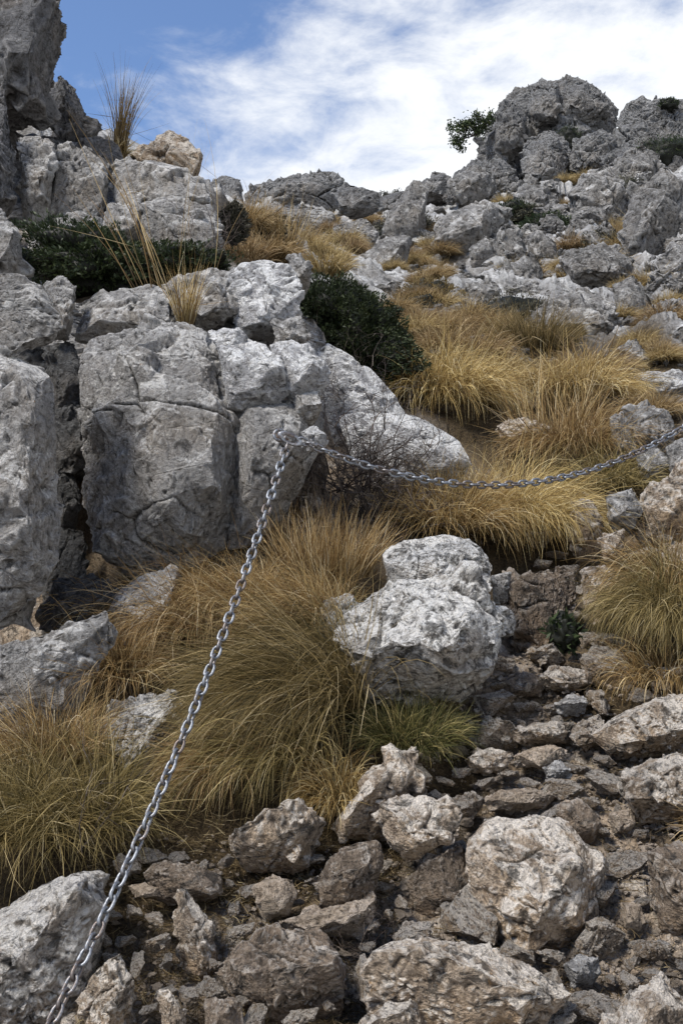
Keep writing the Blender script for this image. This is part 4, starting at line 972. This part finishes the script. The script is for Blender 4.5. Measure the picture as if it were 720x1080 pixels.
def ground_disp(x, y, z):
    p = np.stack([x, y, z], 1).astype(np.float32); r = np.hypot(x, y)
    wp = np.stack([noise(p*1.3, 1), noise(p*1.3+20, 2), noise(p*1.3+50, 3)], 1)
    near = np.clip(1-(r-4.5)/3, 0, 1); far = np.clip((r-7)/4, 0, 1)
    out = np.zeros(len(x), np.float32); rk = np.zeros(len(x), np.float32)
    for (sc, a, w, sd) in ((.62, .09, near, 6), (.30, .06, near, 1), (.12, .03, near, 2), (.9, .28, np.clip((r-4)/4, 0, 1)*np.clip(1-(r-18)/10, 0, 1), 3), (2.6, .45, np.clip((r-14)/8, 0, 1), 4), (.5, .16, far*np.clip(1-(r-24)/10, 0, 1), 5)):
        m_ = w > 0
        if not m_.any(): continue
        q = (p[m_]+wp[m_]*sc*.5)/sc
        sc1, gp = scallop(q, 40+sd, k=.8, tilt=.9, a=.55)
        sc2, gp2 = scallop(q*2.6+7, 50+sd, k=.8, tilt=.7, a=.4)
        hh = sc1*1.5+sc2*.45+np.clip(gp/.18, 0, 1)*.35
        out[m_] += a*hh*w[m_]; rk[m_] += np.clip(.28+hh*.5, 0, 1)*w[m_]*(.62 if sc in (.30, .62, .9, 2.6) else .35)
    out += (.02+.004*np.minimum(r, 30))*fbm(p*2.2, 4, 60)
    out += .012*near*fbm(p*14, 3, 62)
    return out, rk
# polar sheet: fine where one stands, coarse far out, reaching the horizon all round
ang = np.concatenate([np.linspace(radians(-180), radians(-42), 50, endpoint=False), np.linspace(radians(-42), radians(42), 720, endpoint=False), np.linspace(radians(42), radians(180), 51)])
rad = np.concatenate([np.linspace(.02, .9, 8, endpoint=False), np.geomspace(.9, 42, 560), np.geomspace(44, 900, 36)])
AA, RR = np.meshgrid(ang, rad)
gx = (RR*np.sin(AA)).ravel(); gy = (RR*np.cos(AA)).ravel()
gz = terrain(gx, gy)
dsp, rk = ground_disp(gx, gy, gz)
straw = np.zeros(len(gx), np.float32)
for (sx, sy, sr) in STRAW:
    m_ = (np.abs(gx-sx) < 2.2*sr) & (np.abs(gy-sy) < 2.2*sr)
    straw[m_] += np.exp(-((gx[m_]-sx)**2+(gy[m_]-sy)**2)/(sr*sr)*1.2)
straw = np.clip(straw, 0, 1)
fade = np.clip((60-np.hypot(gx, gy))/15, 0, 1)
gz = gz+dsp*(1-.55*straw)*fade-.08*np.clip((9-np.hypot(gx, gy))/3, 0, 1)-.35*np.clip((np.hypot(gx, gy)-12)/10, 0, 1)
na, nr = len(ang), len(rad)
idx = np.arange(na*nr).reshape(nr, na)
gf = np.stack([idx[:-1, :-1], idx[1:, :-1], idx[1:, 1:], idx[:-1, 1:]], -1).reshape(-1, 4)[:, ::-1]
gme = mk_mesh('ground', np.stack([gx, gy, gz], 1), gf, attrs={'rk': rk, 'straw': straw, 'far': np.clip((np.hypot(gx, gy)-4.5)/4, 0, 1)})
m, nt, b, out = new_mat('rocky_hill_ground'); N = NT(nt)
tc = N.n('ShaderNodeTexCoord'); vec = tc.outputs['Object']
C = dict(base=(.37, .295, .222), dark=(.14, .106, .076), light=(.52, .45, .365), pale=(.48, .44, .39), white=.2, black=.6, orange=.15, warm=(.27, .20, .13), warm_amt=.5)
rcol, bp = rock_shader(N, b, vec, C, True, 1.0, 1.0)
af = N.n('ShaderNodeAttribute', attribute_name='far')
Cg = dict(base=(.28, .275, .27), dark=(.11, .108, .105), light=(.42, .415, .41), pale=(.55, .55, .54), white=.3, black=.6, orange=.05, warm=(.30, .26, .20), warm_amt=.35)
vm = N.n('ShaderNodeVectorMath', operation='SCALE'); nt.links.new(vec, vm.inputs[0]); vm.inputs[3].default_value = .35
rcol2, bp2 = rock_shader(N, b, vm.outputs[0], Cg, True, 1.6, 1.0)
rcol = N.mix(af.outputs['Fac'], rcol, rcol2)
soil = N.ramp(N.noise(vec, 25, 8, .7), [(.3, (.035, .027, .021)), (.48, (.09, .070, .052)), (.62, (.20, .162, .125)), (.75, (.38, .335, .28))])
litter = N.ramp(N.noise(vec, 60, 6, .7, 1.5), [(.3, (.025, .018, .011)), (.5, (.075, .053, .028)), (.72, (.20, .15, .085))])
a1 = N.n('ShaderNodeAttribute', attribute_name='rk'); a2 = N.n('ShaderNodeAttribute', attribute_name='straw')
g1 = N.val(N.math('ADD', a1.outputs['Fac'], N.math('MULTIPLY', N.noise(vec, 12, 5, .6), .35)), .26, .42)
col = N.mix(g1, soil, rcol)
col = N.mix(N.math('MULTIPLY', a2.outputs['Fac'], N.val(N.math('ADD', N.noise(vec, 8, 5, .6), a2.outputs['Fac']), .55, .95, 0, 1)), col, litter)
nt.links.new(col, b.inputs['Base Color'])
go = link('ground', gme, m); go['kind'] = 'structure'; go['label'] = 'rocky dirt slope rising to the ridge'
def surf(u, v):
    g = ground_at(u, v); return g
# gravel: one uncountable sheet of chips
def chips(n, poly_regions, smin, smax, seed):
    r = np.random.default_rng(seed)
    d, f = ico(1)
    V, Fc = [], []
    u = r.uniform(*poly_regions[0], n); v = r.uniform(*poly_regions[1], n)
    xs, ys = [], []
    # sample on the ground plane through a coarse table of hits
    tb = {}
    for i in range(n):
        k = (int(u[i]//24), int(v[i]//24))
        if k not in tb: tb[k] = hit(k[0]*24+12, k[1]*24+12) or 3
        Y = tb[k]+r.uniform(-.12, .12)
        xs.append((u[i]-CX)/F*Y); ys.append(Y)
    xs, ys = np.array(xs), np.array(ys); zb = terrain(xs, ys)
    dz, _ = ground_disp(xs, ys, zb)
    z = zb+dz-.078
    s = smin+(smax-smin)*r.uniform(0, 1, n)**3
    for i in range(n):
        q = d*r.uniform(.6, 1.2, (len(d), 1))*s[i]*np.array([1, r.uniform(.6, 1), r.uniform(.4, .8)])
        a = r.uniform(0, 6.28); q = q@np.array([[cos(a), -sin(a), 0], [sin(a), cos(a), 0], [0, 0, 1]])
        V.append(q+np.array([xs[i], ys[i], z[i]+s[i]*.2])); Fc.append(f+i*len(d))
    return mk_mesh('gravel', np.concatenate(V), np.concatenate(Fc), smooth=False)
gr = link('gravel', chips(6500, ((380, 740), (690, 1090)), .003, .016, 5), M['stone']); gr['kind'] = 'stuff'; gr['label'] = 'stone chips and gravel covering the path'; gr['category'] = 'gravel'
gr = link('gravel', chips(1200, ((90, 390), (880, 1090)), .003, .012, 6), M['stone']); gr['kind'] = 'stuff'; gr['label'] = 'stone chips in the dead grass left of the path'; gr['category'] = 'gravel'
# dead straw litter
def litter_mesh(n, ur, vr, seed, L=.06):
    r = np.random.default_rng(seed); u = r.uniform(*ur, n); v = r.uniform(*vr, n); tb = {}; xs = []; ys = []
    for i in range(n):
        k = (int(u[i]//24), int(v[i]//24))
        if k not in tb: tb[k] = hit(k[0]*24+12, k[1]*24+12) or 3
        Y = tb[k]+r.uniform(-.1, .1); xs.append((u[i]-CX)/F*Y); ys.append(Y)
    xs, ys = np.array(xs), np.array(ys); zb = terrain(xs, ys); z = zb+ground_disp(xs, ys, zb)[0]-.078
    c = np.stack([xs, ys, z+r.uniform(0, .03, n)], 1); d = r.normal(size=(n, 3)); d[:, 2] *= .35; d /= np.linalg.norm(d, axis=1)[:, None]
    sd = np.cross(d, r.normal(size=(n, 3))); sd /= np.linalg.norm(sd, axis=1)[:, None]; l = L*r.uniform(.3, 1, n)[:, None]; w = .0010
    bend = r.normal(0, .2, (n, 3))*l
    A, B, Cc = c-d*l*.5, c+bend*.4, c+d*l*.5
    vv = np.stack([A-sd*w, A+sd*w, B+sd*w, B-sd*w, Cc+sd*w*.5, Cc-sd*w*.5], 1).reshape(-1, 3)
    b = np.arange(n)[:, None]*6; f = np.concatenate([b+np.array([0, 1, 2, 3]), b+np.array([3, 2, 4, 5])], 0)
    return mk_mesh('straw_litter', vv, f, attrs={'rnd': np.repeat(r.uniform(0, 1, n), 6), 'along': np.ones(n*6)})
for (n, ur, vr, sd, lb) in ((9000, (80, 420), (850, 1090), 1, 'dead straw litter matted between the rocks left of the path'), (4000, (400, 740), (700, 1090), 2, 'scattered dry straw bits on the stony path')):
    o = link('straw_litter', litter_mesh(n, ur, vr, sd), M['litter']); o['kind'] = 'stuff'; o['label'] = lb; o['category'] = 'straw litter'

# ------------------------------------------------------------------ camera, light, sky
cam = bpy.data.cameras.new('camera'); co = bpy.data.objects.new('camera', cam); COL.objects.link(co)
co.location = (0, 0, CAMZ); co.rotation_euler = (radians(90), 0, 0)
cam.sensor_fit = 'VERTICAL'; cam.sensor_height = 36; cam.lens = 36*F/1080; cam.clip_end = 3000; cam.clip_start = .05
scene.camera = co
EL, AZ = radians(54), radians(-125)      # azimuth clockwise from +Y (ahead): high on the left
sd = Vector((sin(AZ)*cos(EL), cos(AZ)*cos(EL), sin(EL)))
su = bpy.data.lights.new('sun', 'SUN'); so = bpy.data.objects.new('sun', su); COL.objects.link(so)
su.energy = 5.0; su.angle = radians(16); su.color = (1, .94, .85)
so.rotation_euler = sd.to_track_quat('Z', 'Y').to_euler()
W = bpy.data.worlds.new('World'); scene.world = W; W.use_nodes = True
nt = W.node_tree; nt.nodes.clear(); N = NT(nt)
out = N.n('ShaderNodeOutputWorld'); bg = N.n('ShaderNodeBackground'); N.l(bg.outputs[0], out.inputs[0])
sky = N.n('ShaderNodeTexSky', sky_type='NISHITA'); sky.sun_disc = False; sky.sun_elevation = EL; sky.sun_rotation = AZ
sky.air_density = 1.0; sky.dust_density = .6; sky.ozone_density = 1.5
tc = N.n('ShaderNodeTexCoord'); vec = tc.outputs['Generated']
sep = N.n('ShaderNodeSeparateXYZ'); N.l(vec, sep.inputs[0])
mp = N.n('ShaderNodeMapping'); mp.inputs['Scale'].default_value = (1.0, 1.0, 2.2); mp.inputs['Rotation'].default_value = (0, radians(-28), 0); N.l(vec, mp.inputs[0])
cn = N.noise(mp.outputs[0], 2.6, 8, .58, .25)
cw = N.noise(mp.outputs[0], 9, 8, .62, .35)
gr_ = N.math('ADD', N.math('MULTIPLY', sep.outputs[0], .85), N.math('MULTIPLY', sep.outputs[2], -2.7))
f_ = N.math('ADD', gr_, N.math('MULTIPLY', cn, 1.1)); f_ = N.math('ADD', f_, N.math('MULTIPLY', cw, .80))
mask = N.val(f_, -.42, .06, .05, 1.0)
cloud = N.ramp(cn, [(.25, (5.8, 6.0, 6.3)), (.7, (6.4, 6.5, 6.6))])
skc = N.mix(mask, N.mix(1.0, sky.outputs[0], (.60, .78, 1.0), 'MULTIPLY'), cloud)
N.l(skc, bg.inputs[0]); bg.inputs[1].default_value = .17
scene.view_settings.view_transform = 'Standard'; scene.view_settings.look = 'None'; scene.view_settings.exposure = 0; scene.view_settings.gamma = 1
scene.cycles.max_bounces = 4; scene.cycles.diffuse_bounces = 3; scene.cycles.transparent_max_bounces = 8
